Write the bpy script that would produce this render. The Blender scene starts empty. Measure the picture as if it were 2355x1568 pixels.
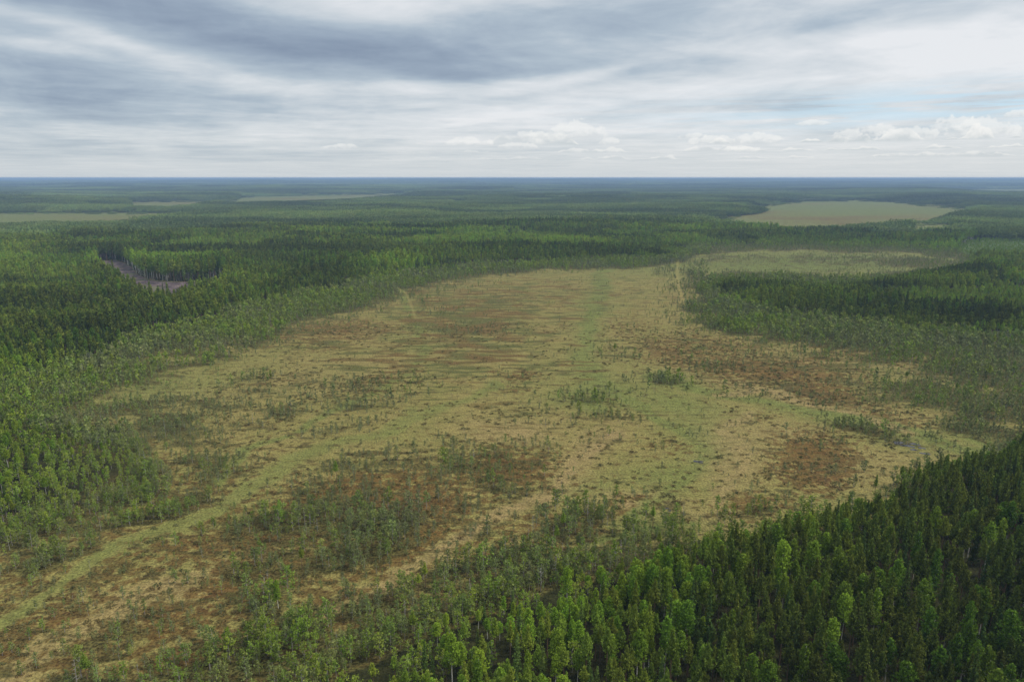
import bpy, math, random
import numpy as np
R = math.radians
scene = bpy.context.scene
rng = np.random.default_rng(7)

# ------------------------------------------------------------------ camera, light, sky
H = 110.0                      # height of the drone above the bog
F = 1571.0                     # focal length in units of a 2355-wide frame
PITCH = 13.42
cam_d = bpy.data.cameras.new("camera")
cam = bpy.data.objects.new("camera", cam_d)
scene.collection.objects.link(cam)
cam.location = (0, 0, H)
cam.rotation_euler = (R(90 - PITCH), 0, 0)
cam_d.sensor_width = 36.0
cam_d.lens = 36.0 * F / 2355.0
cam_d.clip_start = 1.0
cam_d.clip_end = 150000.0
scene.camera = cam
scene.render.resolution_x = 1024
scene.render.resolution_y = 681
scene.view_settings.view_transform = 'Standard'
scene.view_settings.look = 'None'
scene.view_settings.exposure = 0.0
scene.view_settings.gamma = 1.0

SUN_AZ, SUN_EL = 85.0, 48.0     # to the right of the view, behind thin cloud
sd = bpy.data.lights.new("sun", 'SUN')
sd.energy = 3.0
sd.angle = R(12)
sd.color = (1.0, 0.955, 0.88)
sun = bpy.data.objects.new("sun", sd)
scene.collection.objects.link(sun)
sun.rotation_euler = (R(90 - SUN_EL), 0, R(180 - SUN_AZ))

class NT:
    """small helper to write node graphs as expressions"""
    def __init__(self, tree):
        self.t = tree
        self.t.nodes.clear()
    def n(self, kind, **kw):
        nd = self.t.nodes.new(kind)
        for k, v in kw.items():
            setattr(nd, k, v)
        return nd
    def link(self, a, b):
        self.t.links.new(a, b)
    def put(self, sock, v):
        if hasattr(v, 'is_output'):
            self.t.links.new(v, sock)
        else:
            sock.default_value = v
    def m(self, op, a, b=0.0, c=0.0, clamp=False):
        nd = self.n('ShaderNodeMath', operation=op, use_clamp=clamp)
        self.put(nd.inputs[0], a)
        self.put(nd.inputs[1], b)
        self.put(nd.inputs[2], c)
        return nd.outputs[0]
    def add(self, a, b): return self.m('ADD', a, b)
    def sub(self, a, b): return self.m('SUBTRACT', a, b)
    def mul(self, a, b): return self.m('MULTIPLY', a, b)
    def clamp(self, a): return self.m('ADD', a, 0.0, clamp=True)
    def ss(self, v, lo, hi, a=0.0, b=1.0):
        nd = self.n('ShaderNodeMapRange', interpolation_type='SMOOTHSTEP')
        self.put(nd.inputs['Value'], v)
        self.put(nd.inputs['From Min'], lo)
        self.put(nd.inputs['From Max'], hi)
        self.put(nd.inputs['To Min'], a)
        self.put(nd.inputs['To Max'], b)
        return nd.outputs[0]
    def xyz(self, x, y, z=0.0):
        nd = self.n('ShaderNodeCombineXYZ')
        for i, v in enumerate((x, y, z)):
            self.put(nd.inputs[i], v)
        return nd.outputs[0]
    def noise(self, vec, scale=1.0, detail=4.0, rough=0.55, dist=0.0, col=False):
        nd = self.n('ShaderNodeTexNoise')
        self.put(nd.inputs['Vector'], vec)
        nd.inputs['Scale'].default_value = scale
        nd.inputs['Detail'].default_value = detail
        nd.inputs['Roughness'].default_value = rough
        nd.inputs['Distortion'].default_value = dist
        return nd.outputs['Color'] if col else nd.outputs['Fac']
    def mix(self, f, a, b, kind='MIX'):
        nd = self.n('ShaderNodeMix', data_type='RGBA', blend_type=kind)
        self.put(nd.inputs[0], f)
        for s, v in ((nd.inputs[6], a), (nd.inputs[7], b)):
            if isinstance(v, tuple) and len(v) == 3:
                v = v + (1.0,)
            self.put(s, v)
        return nd.outputs[2]
    def ramp(self, f, stops):
        nd = self.n('ShaderNodeValToRGB')
        self.put(nd.inputs[0], f)
        cr = nd.color_ramp
        while len(cr.elements) < len(stops):
            cr.elements.new(0.5)
        for e, (p, c) in zip(cr.elements, stops):
            e.position = p
            e.color = (c[0], c[1], c[2], 1.0)
        return nd.outputs[0]

def dir_of(px, py):
    """azimuth and elevation tangents of a point of the sky"""
    p = R(PITCH)
    u, v = (px - 1177.5) / F, (784.0 - py) / F
    fy = math.cos(p) + v * math.sin(p)
    fz = -math.sin(p) + v * math.cos(p)
    return u / fy, fz / fy

def build_world():
    w = bpy.data.worlds.new("World")
    scene.world = w
    w.use_nodes = True
    g = NT(w.node_tree)
    out = g.n('ShaderNodeOutputWorld')
    sky = g.n('ShaderNodeTexSky', sky_type='NISHITA')
    sky.sun_disc = False
    sky.sun_elevation = R(SUN_EL)
    sky.sun_rotation = R(SUN_AZ)
    bg_sky = g.n('ShaderNodeBackground')
    bg_sky.inputs[1].default_value = 0.13
    g.link(sky.outputs[0], bg_sky.inputs[0])
    tc = g.n('ShaderNodeTexCoord').outputs['Generated']
    sp = g.n('ShaderNodeSeparateXYZ')
    g.link(tc, sp.inputs[0])
    x, y, z = sp.outputs
    # clouds lie on a level sheet: planar coordinates
    zz = g.m('MAXIMUM', z, 0.0)
    den = g.add(zz, 0.022)
    u = g.m('DIVIDE', x, den)
    v = g.m('DIVIDE', y, den)
    hy = g.m('SQRT', g.add(g.mul(x, x), g.mul(y, y)))
    el = g.m('DIVIDE', z, hy)                     # tangent of the elevation
    az = g.m('DIVIDE', x, g.m('MAXIMUM', y, 0.05))
    n1 = g.noise(g.xyz(g.mul(u, 0.42), g.mul(v, 0.45), 3.1), 1.0, 6.0, 0.55, 0.4)
    n2 = g.noise(g.xyz(g.mul(u, 1.3), g.mul(v, 1.2), 8.7), 1.0, 6.0, 0.62, 0.5)
    n3 = g.noise(g.xyz(g.mul(u, 0.12), g.mul(v, 0.22), 1.7), 1.0, 3.0, 0.5, 0.3)
    n4 = g.noise(g.xyz(g.mul(az, 5.0), g.mul(el, 26.0), 5.5), 1.0, 6.0, 0.62, 0.6)
    # warped direction coordinates for the large banks
    wz = g.noise(g.xyz(g.mul(az, 2.0), g.mul(el, 9.0), 2.2), 1.0, 4.0, 0.55, 0.0, col=True)
    ws = g.n('ShaderNodeSeparateXYZ')
    g.link(wz, ws.inputs[0])
    azw = g.add(az, g.mul(g.sub(ws.outputs[0], 0.5), 0.34))
    elw = g.add(el, g.mul(g.sub(ws.outputs[1], 0.5), 0.075))
    n5 = g.noise(g.xyz(g.mul(az, 3.0), g.mul(el, 11.0), 12.5), 1.0, 6.0, 0.58, 0.7)
    t = g.add(0.72, g.mul(g.sub(n1, 0.5), 0.70))
    t = g.add(t, g.mul(g.sub(n5, 0.5), 0.70))
    t = g.add(t, g.mul(g.sub(n2, 0.5), 0.42))
    t = g.add(t, g.mul(g.sub(n3, 0.5), 0.30))
    t = g.add(t, g.mul(g.sub(n4, 0.5), g.ss(el, 0.0, 0.1, 0.14, 0.46)))
    # banks: (px, py, half width, half height, slope, amount)
    banks = [
        (200, 35, 520, 50, 0.10, -0.36),
        (760, 120, 420, 40, 0.03, -0.24),
        (1250, 60, 520, 60, -0.05, -0.22),
        (60, 240, 320, 60, 0.05, -0.40),
        (1120, 165, 300, 22, -0.07, -0.20),
        (330, 130, 330, 26, 0.16, 0.34),
        (60, 150, 130, 16, 0.02, 0.24),
        (950, 185, 360, 18, -0.03, 0.22),
        (1500, 230, 420, 26, -0.08, 0.14),
        (2000, 70, 520, 32, -0.05, -0.12),
        (1700, 140, 420, 26, -0.12, 0.12),
        (2250, 160, 380, 60, -0.05, 0.04),
        (500, 300, 620, 36, 0.0, 0.14),
        (250, 350, 500, 16, 0.0, -0.16),
        (1500, 170, 280, 14, -0.14, -0.22),
    ]
    for (px, py, hw, hh, sl, amt) in banks:
        a0, e0 = dir_of(px, py)
        dx = g.sub(azw, a0)
        dz = g.add(g.sub(elw, e0), g.mul(dx, sl))
        q = g.add(g.m('POWER', g.mul(g.m('ABSOLUTE', dx), F / hw), 2.0), g.m('POWER', g.mul(g.m('ABSOLUTE', dz), F / hh), 2.0))
        t = g.add(t, g.mul(g.m('EXPONENT', g.mul(q, -1.0)), amt))
    t = g.add(t, g.ss(az, -0.7, 0.7, -0.05, 0.08))
    # towards the horizon everything goes pale and even
    t = g.add(g.mul(t, g.ss(el, 0.0, 0.06, 0.35, 1.0)), g.ss(el, 0.0, 0.06, 0.47, 0.0))
    colr = g.ramp(g.clamp(t), [(0.0, (0.220, 0.280, 0.385)), (0.30, (0.320, 0.395, 0.495)), (0.52, (0.44, 0.52, 0.60)),
                      (0.74, (0.63, 0.68, 0.725)), (1.0, (0.82, 0.835, 0.86))])
    warm = g.ss(el, 0.0, 0.09, 1.0, 0.0)
    colr = g.mix(g.mul(warm, 0.30), colr, (0.72, 0.745, 0.73))
    # cumulus rows low over the horizon
    def cumulus(base_py, top_px, seed, sc, lo, hi):
        a0, e0 = dir_of(1177, base_py)
        cell = g.noise(g.xyz(g.mul(az, sc), seed, 0.0), 1.0, 3.0, 0.6)
        puff = g.noise(g.xyz(g.mul(az, sc * 3.2), g.mul(el, sc * 4.5), seed), 1.0, 5.0, 0.62, 0.3)
        hgt = g.mul(g.ss(cell, lo, hi), top_px / F)
        rel = g.m('DIVIDE', g.sub(el, e0), g.m('MAXIMUM', hgt, 0.0006))     # 0 base, 1 top
        q = g.sub(g.add(1.0, g.mul(g.sub(puff, 0.5), 1.6)), rel)
        body = g.mul(g.ss(q, 0.0, 0.22), g.ss(rel, -0.12, 0.12))
        body = g.mul(body, g.ss(cell, lo, lo + 0.03))
        # flat grey bases and sunlit heads
        head = g.ss(g.add(rel, g.mul(g.sub(puff, 0.5), 2.4)), 0.10, 0.85)
        return body, head
    gap_a, gap_e = dir_of(2150, 268)
    # blue gap right above the cumulus
    gx = g.mul(g.sub(azw, gap_a), F / 520.0)
    gz = g.mul(g.sub(g.add(el, g.mul(g.sub(ws.outputs[2], 0.5), 0.012)), gap_e), F / 34.0)
    gap = g.m('EXPONENT', g.mul(g.add(g.mul(gx, gx), g.mul(gz, gz)), -1.0))
    streak = g.noise(g.xyz(g.mul(az, 5.0), g.mul(el, 130.0), 9.1), 1.0, 4.0, 0.6, 0.3)
    gap = g.mul(gap, g.ss(streak, 0.38, 0.58))
    colr = g.mix(g.mul(gap, 0.85), colr, (0.56, 0.76, 0.90))
    for (bp, tp, seed, sc, lo, hi, am) in ((368, 11, 1.3, 16.0, 0.40, 0.66, 0.50), (352, 16, 4.2, 12.0, 0.44, 0.68, 0.60),
                                      (334, 30, 7.7, 7.5, 0.50, 0.66, 0.90)):
        body, head = cumulus(bp, tp, seed, sc, lo, hi)
        side = g.ss(az, -0.30, 0.20, 0.05, 1.0)
        cc = g.mix(head, (0.58, 0.635, 0.67), (0.90, 0.90, 0.885))
        colr = g.mix(g.mul(g.mul(body, side), am), colr, cc)
    # two cumulus of their own: the grey topped one near the middle and the big one at the right edge
    puff = g.noise(g.xyz(g.mul(az, 50.0), g.mul(el, 64.0), 2.0), 1.0, 6.0, 0.68, 0.4)
    for (px, py, hw, hh, s) in ((1225, 318, 44, 16, 12.0), (1400, 334, 26, 16, 13.0), (1190, 342, 50, 13, 14.0), (1590, 322, 34, 14, 15.0), (1870, 298, 40, 12, 16.0), (2190, 318, 60, 28, 17.0), (800, 344, 60, 11, 18.0), (1700, 352, 60, 12, 19.0), (2020, 322, 50, 22, 20.0), (1325, 320, 70, 40, 2.0), (1640, 335, 60, 20, 4.0), (1740, 334, 62, 22, 5.0), (1945, 334, 50, 28, 6.0),
                                (2090, 334, 75, 26, 7.0), (2260, 330, 90, 34, 8.0), (1080, 336, 60, 18, 9.0), (2340, 296, 40, 14, 3.0)):
        a0, e0 = dir_of(px, py)
        dx = g.mul(g.sub(az, a0), F / hw)
        dz = g.mul(g.sub(el, e0), F / hh)
        q = g.sub(g.add(1.0, g.mul(g.sub(puff, 0.5), 2.6)), g.add(g.mul(dx, dx), g.mul(dz, dz)))
        body = g.mul(g.ss(q, 0.0, 0.30), g.ss(g.add(dz, g.mul(g.sub(puff, 0.5), 0.5)), -0.22, 0.18))
        head = g.ss(g.add(dz, g.mul(g.sub(puff, 0.5), 2.2)), -0.15, 0.60)
        colr = g.mix(g.mul(body, 0.52), colr, g.mix(head, (0.63, 0.67, 0.70), (0.93, 0.93, 0.915)))
    below = g.ss(z, -0.02, 0.0)
    colr = g.mix(below, (0.10, 0.12, 0.08), colr)
    bg_c = g.n('ShaderNodeBackground')
    g.link(colr, bg_c.inputs[0])
    g.link(g.ss(el, 0.28, 1.4, 1.0, 1.6), bg_c.inputs[1])      # an overcast sky is brightest overhead
    mx = g.n('ShaderNodeMixShader')
    mx.inputs[0].default_value = 0.94
    g.link(bg_sky.outputs[0], mx.inputs[1])
    g.link(bg_c.outputs[0], mx.inputs[2])
    g.link(mx.outputs[0], out.inputs['Surface'])
build_world()

# ------------------------------------------------------------------ noise and map helpers
def _h(ix, iy, s):
    a = (ix.astype(np.int64) * 374761393 + iy.astype(np.int64) * 668265263 + s * 1442695041) & 0xFFFFFFFF
    a = ((a ^ (a >> 13)) * 1274126177) & 0xFFFFFFFF
    a = (a ^ (a >> 16)) & 0xFFFFFFFF
    return a / 4294967295.0
def vnoise(x, y, s=0):
    ix, iy = np.floor(x), np.floor(y)
    fx, fy = x - ix, y - iy
    fx, fy = fx * fx * (3 - 2 * fx), fy * fy * (3 - 2 * fy)
    a, b = _h(ix, iy, s), _h(ix + 1, iy, s)
    c, d = _h(ix, iy + 1, s), _h(ix + 1, iy + 1, s)
    return (a * (1 - fx) + b * fx) * (1 - fy) + (c * (1 - fx) + d * fx) * fy
def fbm(x, y, s=0, o=4):
    v, a, t = 0.0, 1.0, 0.0
    for i in range(o):
        v = v + a * vnoise(x * 2 ** i + 17.3 * i, y * 2 ** i - 9.1 * i, s + i)
        t += a
        a *= 0.5
    return v / t
def sst(x, a, b):
    t = np.clip((x - a) / (b - a), 0, 1)
    return t * t * (3 - 2 * t)

P_ = R(PITCH)
def to_map(x, y):
    """map coordinates of a point of level ground (what a 2355 wide survey picture would show)"""
    d = y * math.cos(P_) + H * math.sin(P_)
    up = y * math.sin(P_) - H * math.cos(P_)
    d = np.maximum(d, 1.0)
    return 1177.5 + F * x / d, 784.0 - F * up / d
def from_map(px, py):
    u, v = (px - 1177.5) / F, (784.0 - py) / F
    fy = math.cos(P_) + v * math.sin(P_)
    fz = -math.sin(P_) + v * math.cos(P_)
    k = -H / fz
    return u * k, fy * k

def nearer(poly, k=0.17, mid=None):
    """push the near rim of a far clearing towards the viewer by what the trees in front hide"""
    ym = sum(p[1] for p in poly) / len(poly) if mid is None else mid
    return [(x, y + (y - 404) * k) if y > ym else (x, y) for x, y in poly]

def poly_sd(px, py, poly):
    """signed distance, positive inside"""
    best = np.full(px.shape, 1e9)
    ins = np.zeros(px.shape, bool)
    n = len(poly)
    for i in range(n):
        ax, ay = poly[i]
        bx, by = poly[(i + 1) % n]
        dx, dy = bx - ax, by - ay
        t = np.clip(((px - ax) * dx + (py - ay) * dy) / (dx * dx + dy * dy + 1e-9), 0, 1)
        best = np.minimum(best, (px - ax - t * dx) ** 2 + (py - ay - t * dy) ** 2)
        if ay != by:
            c = ((ay > py) != (by > py)) & (px < (bx - ax) * (py - ay) / (by - ay) + ax)
            ins ^= c
    return np.where(ins, 1, -1) * np.sqrt(best)
def line_d(px, py, pts, yk=1.0):
    best = np.full(px.shape, 1e9)
    for (ax, ay), (bx, by) in zip(pts[:-1], pts[1:]):
        dx, dy = bx - ax, (by - ay) * yk
        qx, qy = px - ax, (py - ay) * yk
        t = np.clip((qx * dx + qy * dy) / (dx * dx + dy * dy + 1e-9), 0, 1)
        best = np.minimum(best, (qx - t * dx) ** 2 + (qy - t * dy) ** 2)
    return np.sqrt(best)

MAIN_BOG = [(-600, 940), (0, 914), (152, 876), (236, 838), (343, 773), (515, 746), (610, 711), (786, 678), (870, 655), (960, 637),
            (1100, 622), (1250, 614), (1400, 608), (1490, 606), (1560, 596), (1600, 578), (1700, 570), (1900, 570), (2100, 575),
            (2215, 590), (2230, 602), (2160, 622), (2050, 636), (1980, 645), (1913, 650), (1836, 640), (1672, 634), (1640, 640),
            (1619, 664), (1645, 704), (1798, 742), (1912, 750), (2046, 773), (2180, 781), (3000, 840), (3000, 1900), (-600, 1900)]
FOREST_R = [(3000, 800), (2420, 985), (2355, 1015), (2220, 1075), (2120, 1112), (1990, 1175), (1850, 1215), (1700, 1240), (1560, 1280),
            (1420, 1325), (1300, 1345), (1180, 1380), (1060, 1425), (930, 1475), (800, 1540), (700, 1600), (500, 1900), (3000, 1900)]
FOREST_L = [(-400, 950), (30, 940), (110, 985), (190, 1000), (270, 1015), (330, 1045), (350, 1085), (310, 1125), (230, 1150), (120, 1185), (0, 1220), (-400, 1260)]
FAR_BOG = [(1622, 502), (1700, 512), (1830, 519), (1940, 515), (2050, 510), (2140, 500), (2250, 488), (2215, 478), (2100, 466), (1960, 457), (1850, 460), (1765, 468)]
ISLAND = [(1600, 494), (1640, 497), (1700, 497), (1750, 491), (1760, 487), (1700, 482), (1600, 482)]
BOG_W1 = [(-500, 494), (0, 491), (150, 490), (340, 491), (440, 493), (300, 500), (150, 504), (0, 508), (-500, 512)]
BOG_W2 = [(500, 460), (560, 452), (700, 448), (930, 445), (950, 450), (800, 458), (650, 463), (540, 465)]
BOG_W3 = [(300, 466), (400, 462), (500, 462), (520, 466), (400, 472), (300, 472)]
BOG_E1 = [(2130, 436), (2250, 433), (2500, 433), (2500, 440), (2300, 440)]
BOG_E2 = [(1180, 440), (1400, 438), (1640, 438), (1620, 442), (1400, 443), (1200, 444)]
BOG_E3 = [(2090, 519), (2140, 516), (2195, 517), (2185, 523), (2100, 524)]
BOG_E4 = [(1500, 487), (1590, 484), (1640, 488), (1560, 491)]
GREEN_GLADE = [(2200, 566), (2240, 554), (2300, 548), (2355, 541), (2500, 535), (2500, 580), (2355, 594), (2300, 600), (2250, 596), (2215, 582)]
CLEARCUT = [(222, 602), (262, 598), (292, 606), (332, 643), (359, 647), (405, 649), (473, 648), (508, 642), (520, 634), (530, 640), (508, 676), (455, 702),
            (401, 717), (348, 713), (308, 696), (270, 665), (226, 622)]
FAR_BOG = nearer(FAR_BOG, .16)
BOG_W1 = nearer(BOG_W1, .18)
BOG_W2, BOG_W3, BOG_E1, BOG_E2 = [nearer(p, .16) for p in (BOG_W2, BOG_W3, BOG_E1, BOG_E2)]
BOG_E3, BOG_E4 = nearer(BOG_E3, .16), nearer(BOG_E4, .16)
TRACK_L = [(903, 652), (915, 664), (936, 680), (945, 700), (955, 730)]
TRACK_R = [(1559, 600), (1557, 640), (1562, 665), (1572, 690)]
FLOW_L = [(-60, 1460), (0, 1430), (120, 1365), (250, 1283), (350, 1240), (440, 1195), (560, 1120), (640, 1085), (720, 1045), (850, 1000), (960, 950)]

# painted fields of the bog, all read off the survey: (x, y, half width, half height, slope, amount)
RUST = [(250, 1440, 420, 90, -.2, .75), (850, 1180, 320, 90, -.15, .8), (700, 1200, 330, 60, -.25, .9), (560, 1330, 300, 55, -.25, .75), (820, 1120, 240, 40, -.2, .7), (300, 1410, 330, 60, -.3, .7), (90, 1500, 250, 70, -.2, .7),
        (900, 1250, 160, 50, -.3, .8), (1180, 1075, 150, 45, .1, .8), (1050, 1090, 200, 30, 0, .5), (1010, 1170, 160, 40, 0, .6), (1400, 1190, 120, 25, -.2, .5),
        (1850, 1060, 110, 60, .1, .8), (1720, 1150, 90, 30, 0, .6), (1600, 800, 150, 40, .1, .55), (1750, 850, 260, 35, .12, .75), (1900, 900, 150, 30, .2, .7),
        (2000, 950, 150, 14, .25, .5), (1000, 750, 130, 30, 0, .2), (780, 760, 140, 20, -.05, .7), (700, 800, 80, 18, -.1, .4), (1150, 690, 120, 22, 0, .4),
        (1210, 860, 40, 14, 0, .6), (1180, 895, 60, 10, 0, .4), (1450, 750, 80, 30, 0, .4), (1540, 1020, 70, 20, 0, .35), (820, 690, 90, 10, -.2, .6),
        (130, 1270, 160, 24, -.2, .6), (350, 1180, 120, 20, -.2, .5), (640, 1440, 160, 60, -.2, .6), (1480, 1150, 80, 20, 0, .5), (1640, 600, 120, 8, 0, .35),
        (1960, 820, 180, 14, .05, .35), (1330, 1230, 120, 20, -.2, .6), (1250, 1120, 110, 30, 0, .5), (500, 1500, 200, 60, -.2, .7), (1720, 965, 60, 16, 0, .4)]
DARK = [(1850, 605, 400, 26, 0, .45), (720, 1235, 300, 50, -.22, .75), (900, 1200, 180, 50, -.2, .6), (620, 1340, 160, 40, -.3, .6), (500, 1100, 300, 50, -.3, .5), (820, 880, 170, 22, -.05, .55),
        (600, 880, 130, 20, -.15, .5), (640, 960, 150, 22, -.3, .5), (760, 920, 120, 14, -.1, .5), (1080, 760, 120, 22, 0, .2), (1120, 1060, 180, 40, .05, .6), (900, 1060, 140, 30, -.2, .5),
        (1190, 1120, 160, 40, .15, .6), (1350, 1240, 160, 40, -.2, .7), (1850, 900, 220, 24, .2, .6), (1700, 870, 160, 18, .05, .45), (1620, 850, 100, 16, 0, .4),
        (1990, 1000, 90, 24, .2, .6), (1540, 1150, 40, 26, .6, .9), (1520, 1180, 60, 20, .1, .4), (1900, 1080, 80, 30, 0, .4), (200, 1250, 260, 30, -.25, .5), (300, 1310, 200, 16, -.4, .55),
        (600, 1440, 200, 60, -.2, .6), (900, 1390, 300, 60, -.25, .65), (1400, 1030, 60, 14, 0, .5), (1600, 1040, 60, 14, 0, .4), (1150, 1330, 200, 50, -.2, .7),
        (950, 870, 60, 10, 0, .3), (1720, 1120, 60, 14, 0, .4), (480, 950, 90, 30, -.2, .4), (1400, 960, 90, 20, 0, .3), (430, 1500, 240, 50, -.2, .5), (1200, 950, 80, 20, 0, .4)]
GREEN = [(1370, 700, 34, 60, 0, .65), (1345, 800, 40, 60, 0, .7), (1340, 860, 50, 40, 0, .8), (1380, 910, 110, 40, 0, .9), (1500, 880, 90, 30, 0, .6), (1560, 930, 110, 30, .2, .8),
         (1610, 1000, 70, 60, .3, .8), (1560, 1080, 120, 30, -.3, .7), (1400, 1120, 120, 24, -.2, .5), (960, 760, 30, 70, 0, .4),
         (440, 1195, 160, 30, -.5, .6), (200, 1320, 170, 26, -.5, .5), (60, 1400, 100, 22, -.4, .7), (1850, 950, 220, 16, .22, .75), (2050, 1010, 120, 30, .3, .6),
         (1770, 930, 120, 14, .15, .6), (330, 900, 240, 40, -.2, .5), (1520, 1120, 80, 20, 0, .5), (1640, 1110, 60, 20, 0, .4), (1750, 490, 200, 10, 0, .8), (1980, 462, 120, 6, 0, .5), (1700, 505, 90, 8, 0, .5),
         (1500, 1210, 120, 24, -.2, .7), (2180, 860, 160, 14, .1, .5), (2250, 1010, 100, 20, .2, .8), (1900, 1130, 100, 20, -.2, .3), (2000, 590, 250, 10, 0, .5), (1850, 605, 420, 30, 0, 1.2)]
TAN = [(1360, 1050, 60, 50, -.5, .9), (1330, 1110, 60, 30, -.5, .6), (1200, 990, 90, 30, .1, .9), (1680, 1040, 60, 70, .2, .8), (1750, 1000, 100, 30, .1, .6), (970, 1160, 80, 20, .1, .7), (990, 1270, 80, 24, -.5, .8),
       (900, 1320, 90, 24, -.5, .9), (1470, 1163, 26, 9, 0, 1.2), (1780, 900, 200, 12, .2, .8), (420, 1360, 160, 26, -.4, .7), (250, 1430, 200, 40, -.35, .7), (80, 1510, 160, 50, -.3, .6),
       (2020, 1080, 140, 40, 0, .45), (700, 870, 200, 30, -.2, .3), (1450, 1140, 90, 16, 0, .5), (1350, 1280, 60, 12, -.3, .6), (770, 760, 100, 14, 0, .5), (1900, 830, 200, 16, .05, .5),
       (1120, 1000, 60, 20, 0, .6), (1650, 1170, 90, 24, 0, .5), (650, 1210, 60, 16, -.3, .3)]
# small bog pines: (x, y, half width, half height, slope, density, height)
PINES = [(300, 1430, 380, 110, -.2, .26, 3.2), (150, 1330, 200, 30, -.3, .35, 3.2), (230, 905, 240, 50, -.2, .6, 2.8), (400, 960, 200, 50, -.15, .6, 2.9), (430, 1060, 130, 80, -.2, .55, 3.2), (230, 1205, 280, 40, -.25, .65, 3.6), (560, 960, 160, 60, -.25, .35, 2.8), (1800, 628, 320, 20, 0, .4, 2.2), (700, 1440, 220, 24, -.35, .8, 6.0), (900, 1480, 120, 40, -.3, .8, 6.5), (600, 1540, 260, 50, -.2, .9, 6.0), (40, 1000, 160, 30, -.1, .5, 5.5), (180, 910, 150, 16, -.25, .45, 3.2), (300, 930, 170, 40, -.1, .7, 3.2), (330, 865, 130, 26, -.25, .7, 5.5), (480, 820, 120, 26, -.3, .7, 5.5), (600, 775, 110, 24, -.4, .75, 5.5), (690, 735, 90, 18, -.35, .7, 5), (800, 700, 100, 14, -.25, .65, 5),
         (910, 665, 90, 14, -.2, .65, 5), (1010, 640, 100, 10, -.15, .6, 5), (1030, 665, 90, 10, -.1, .2, 4), (1160, 622, 120, 6, -.08, .6, 5), (1350, 609, 160, 4, 0, .6, 6), (1530, 620, 40, 20, 0, .45, 4.5), (1480, 607, 60, 4, 0, .7, 7),
         (1600, 640, 55, 40, 0, .55, 5.5), (1600, 710, 60, 26, .2, .65, 5.5), (1700, 755, 120, 20, .2, .8, 6), (1860, 770, 150, 20, .1, .85, 6.5), (2050, 795, 170, 24, .12, .85, 6), (2250, 845, 180, 44, .15, 1.0, 4.6), (2350, 870, 170, 50, .1, 1.0, 4.4),
         (2170, 910, 180, 40, .12, 1.0, 3.8), (2310, 940, 170, 48, .0, 1.0, 4.2), (2080, 900, 130, 28, .15, .85, 3.4), (2230, 985, 130, 28, .2, .9, 3.6), (1960, 990, 90, 16, .2, .6, 4.5), (2040, 1015, 70, 12, .25, .5, 4),
         (1700, 594, 220, 14, 0, .5, 2.2), (1950, 598, 240, 18, 0, .6, 2.3), (2120, 605, 120, 14, 0, .95, 4), (400, 1000, 130, 60, -.1, .6, 3.8), (520, 990, 120, 40, -.2, .35, 3), (480, 1090, 110, 40, -.2, .5, 3.6), (350, 1190, 160, 24, -.3, .7, 5),
         (120, 1265, 180, 34, -.2, .65, 5), (40, 1330, 120, 24, -.3, .30, 4), (640, 950, 130, 24, -.3, .45, 4), (800, 930, 130, 18, -.15, .45, 4), (780, 985, 100, 14, -.3, .35, 4), (820, 880, 140, 14, -.05, .35, 4), (580, 880, 110, 14, -.15, .3, 4), (880, 1050, 110, 20, -.25, .5, 4),
         (1000, 1065, 80, 34, -.1, .65, 5), (760, 1110, 160, 18, -.2, .4, 4), (1150, 1110, 140, 24, .15, .5, 4.5), (1020, 1020, 70, 16, 0, .4, 4), (1200, 1030, 100, 12, .1, .3, 4), (700, 1190, 200, 34, -.2, .65, 5), (860, 1210, 160, 40, -.15, .8, 5.5), (780, 1270, 180, 34, -.2, .7, 5.5),
         (640, 1290, 120, 24, -.3, .5, 5), (640, 1380, 50, 26, 0, .75, 7.5), (540, 1200, 120, 24, -.3, .3, 4), (1100, 1235, 120, 24, -.3, .5, 5), (1280, 1225, 90, 34, -.2, .85, 7), (1390, 1190, 50, 24, 0, .6, 6.5), (1120, 1300, 160, 30, -.3, .85, 6), (960, 1360, 120, 30, -.3, .7, 6),
         (820, 1420, 170, 34, -.35, .8, 6.0), (1200, 1330, 120, 26, -.3, .85, 7), (700, 1480, 200, 50, -.3, .9, 7), (560, 1530, 220, 50, -.2, .85, 6.5), (950, 1430, 100, 40, -.3, .85, 7), (430, 1480, 200, 34, -.2, .30, 4.5), (410, 1330, 60, 14, 0, .4, 5), (250, 1560, 160, 24, 0, .5, 5), (450, 1540, 100, 40, 0, .5, 5), (160, 1450, 260, 60, -.2, .13, 4),
         (1330, 930, 90, 20, 0, .4, 4.5), (1340, 970, 110, 20, 0, .35, 4), (1520, 880, 55, 12, .1, .7, 5), (1420, 820, 70, 14, .1, .3, 4), (1600, 840, 100, 12, 0, .3, 4), (1420, 1020, 60, 8, 0, .4, 4), (1430, 900, 90, 20, 0, .2, 4), (1580, 980, 60, 30, .3, .2, 3.5), (1000, 720, 60, 10, 0, .25, 4), (960, 690, 60, 14, .1, .3, 4),
         (1700, 900, 160, 14, .1, .3, 3.5), (1830, 920, 200, 12, .2, .3, 3.5), (1860, 1040, 60, 12, 0, .2, 3.5), (1370, 1250, 160, 12, -.3, .5, 5.5), (1480, 1235, 140, 24, -.25, .75, 6.5), (1700, 1175, 120, 14, -.1, .35, 5), (1100, 760, 90, 14, 0, .2, 4), (1720, 1110, 50, 10, 0, .2, 3.5), (1200, 1420, 300, 20, -.35, .5, 6), (1850, 830, 160, 12, .1, .25, 4), (2150, 1020, 90, 20, .3, .4, 3.5),
         (900, 585, 10, 2, 0, .1, 4)]

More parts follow.
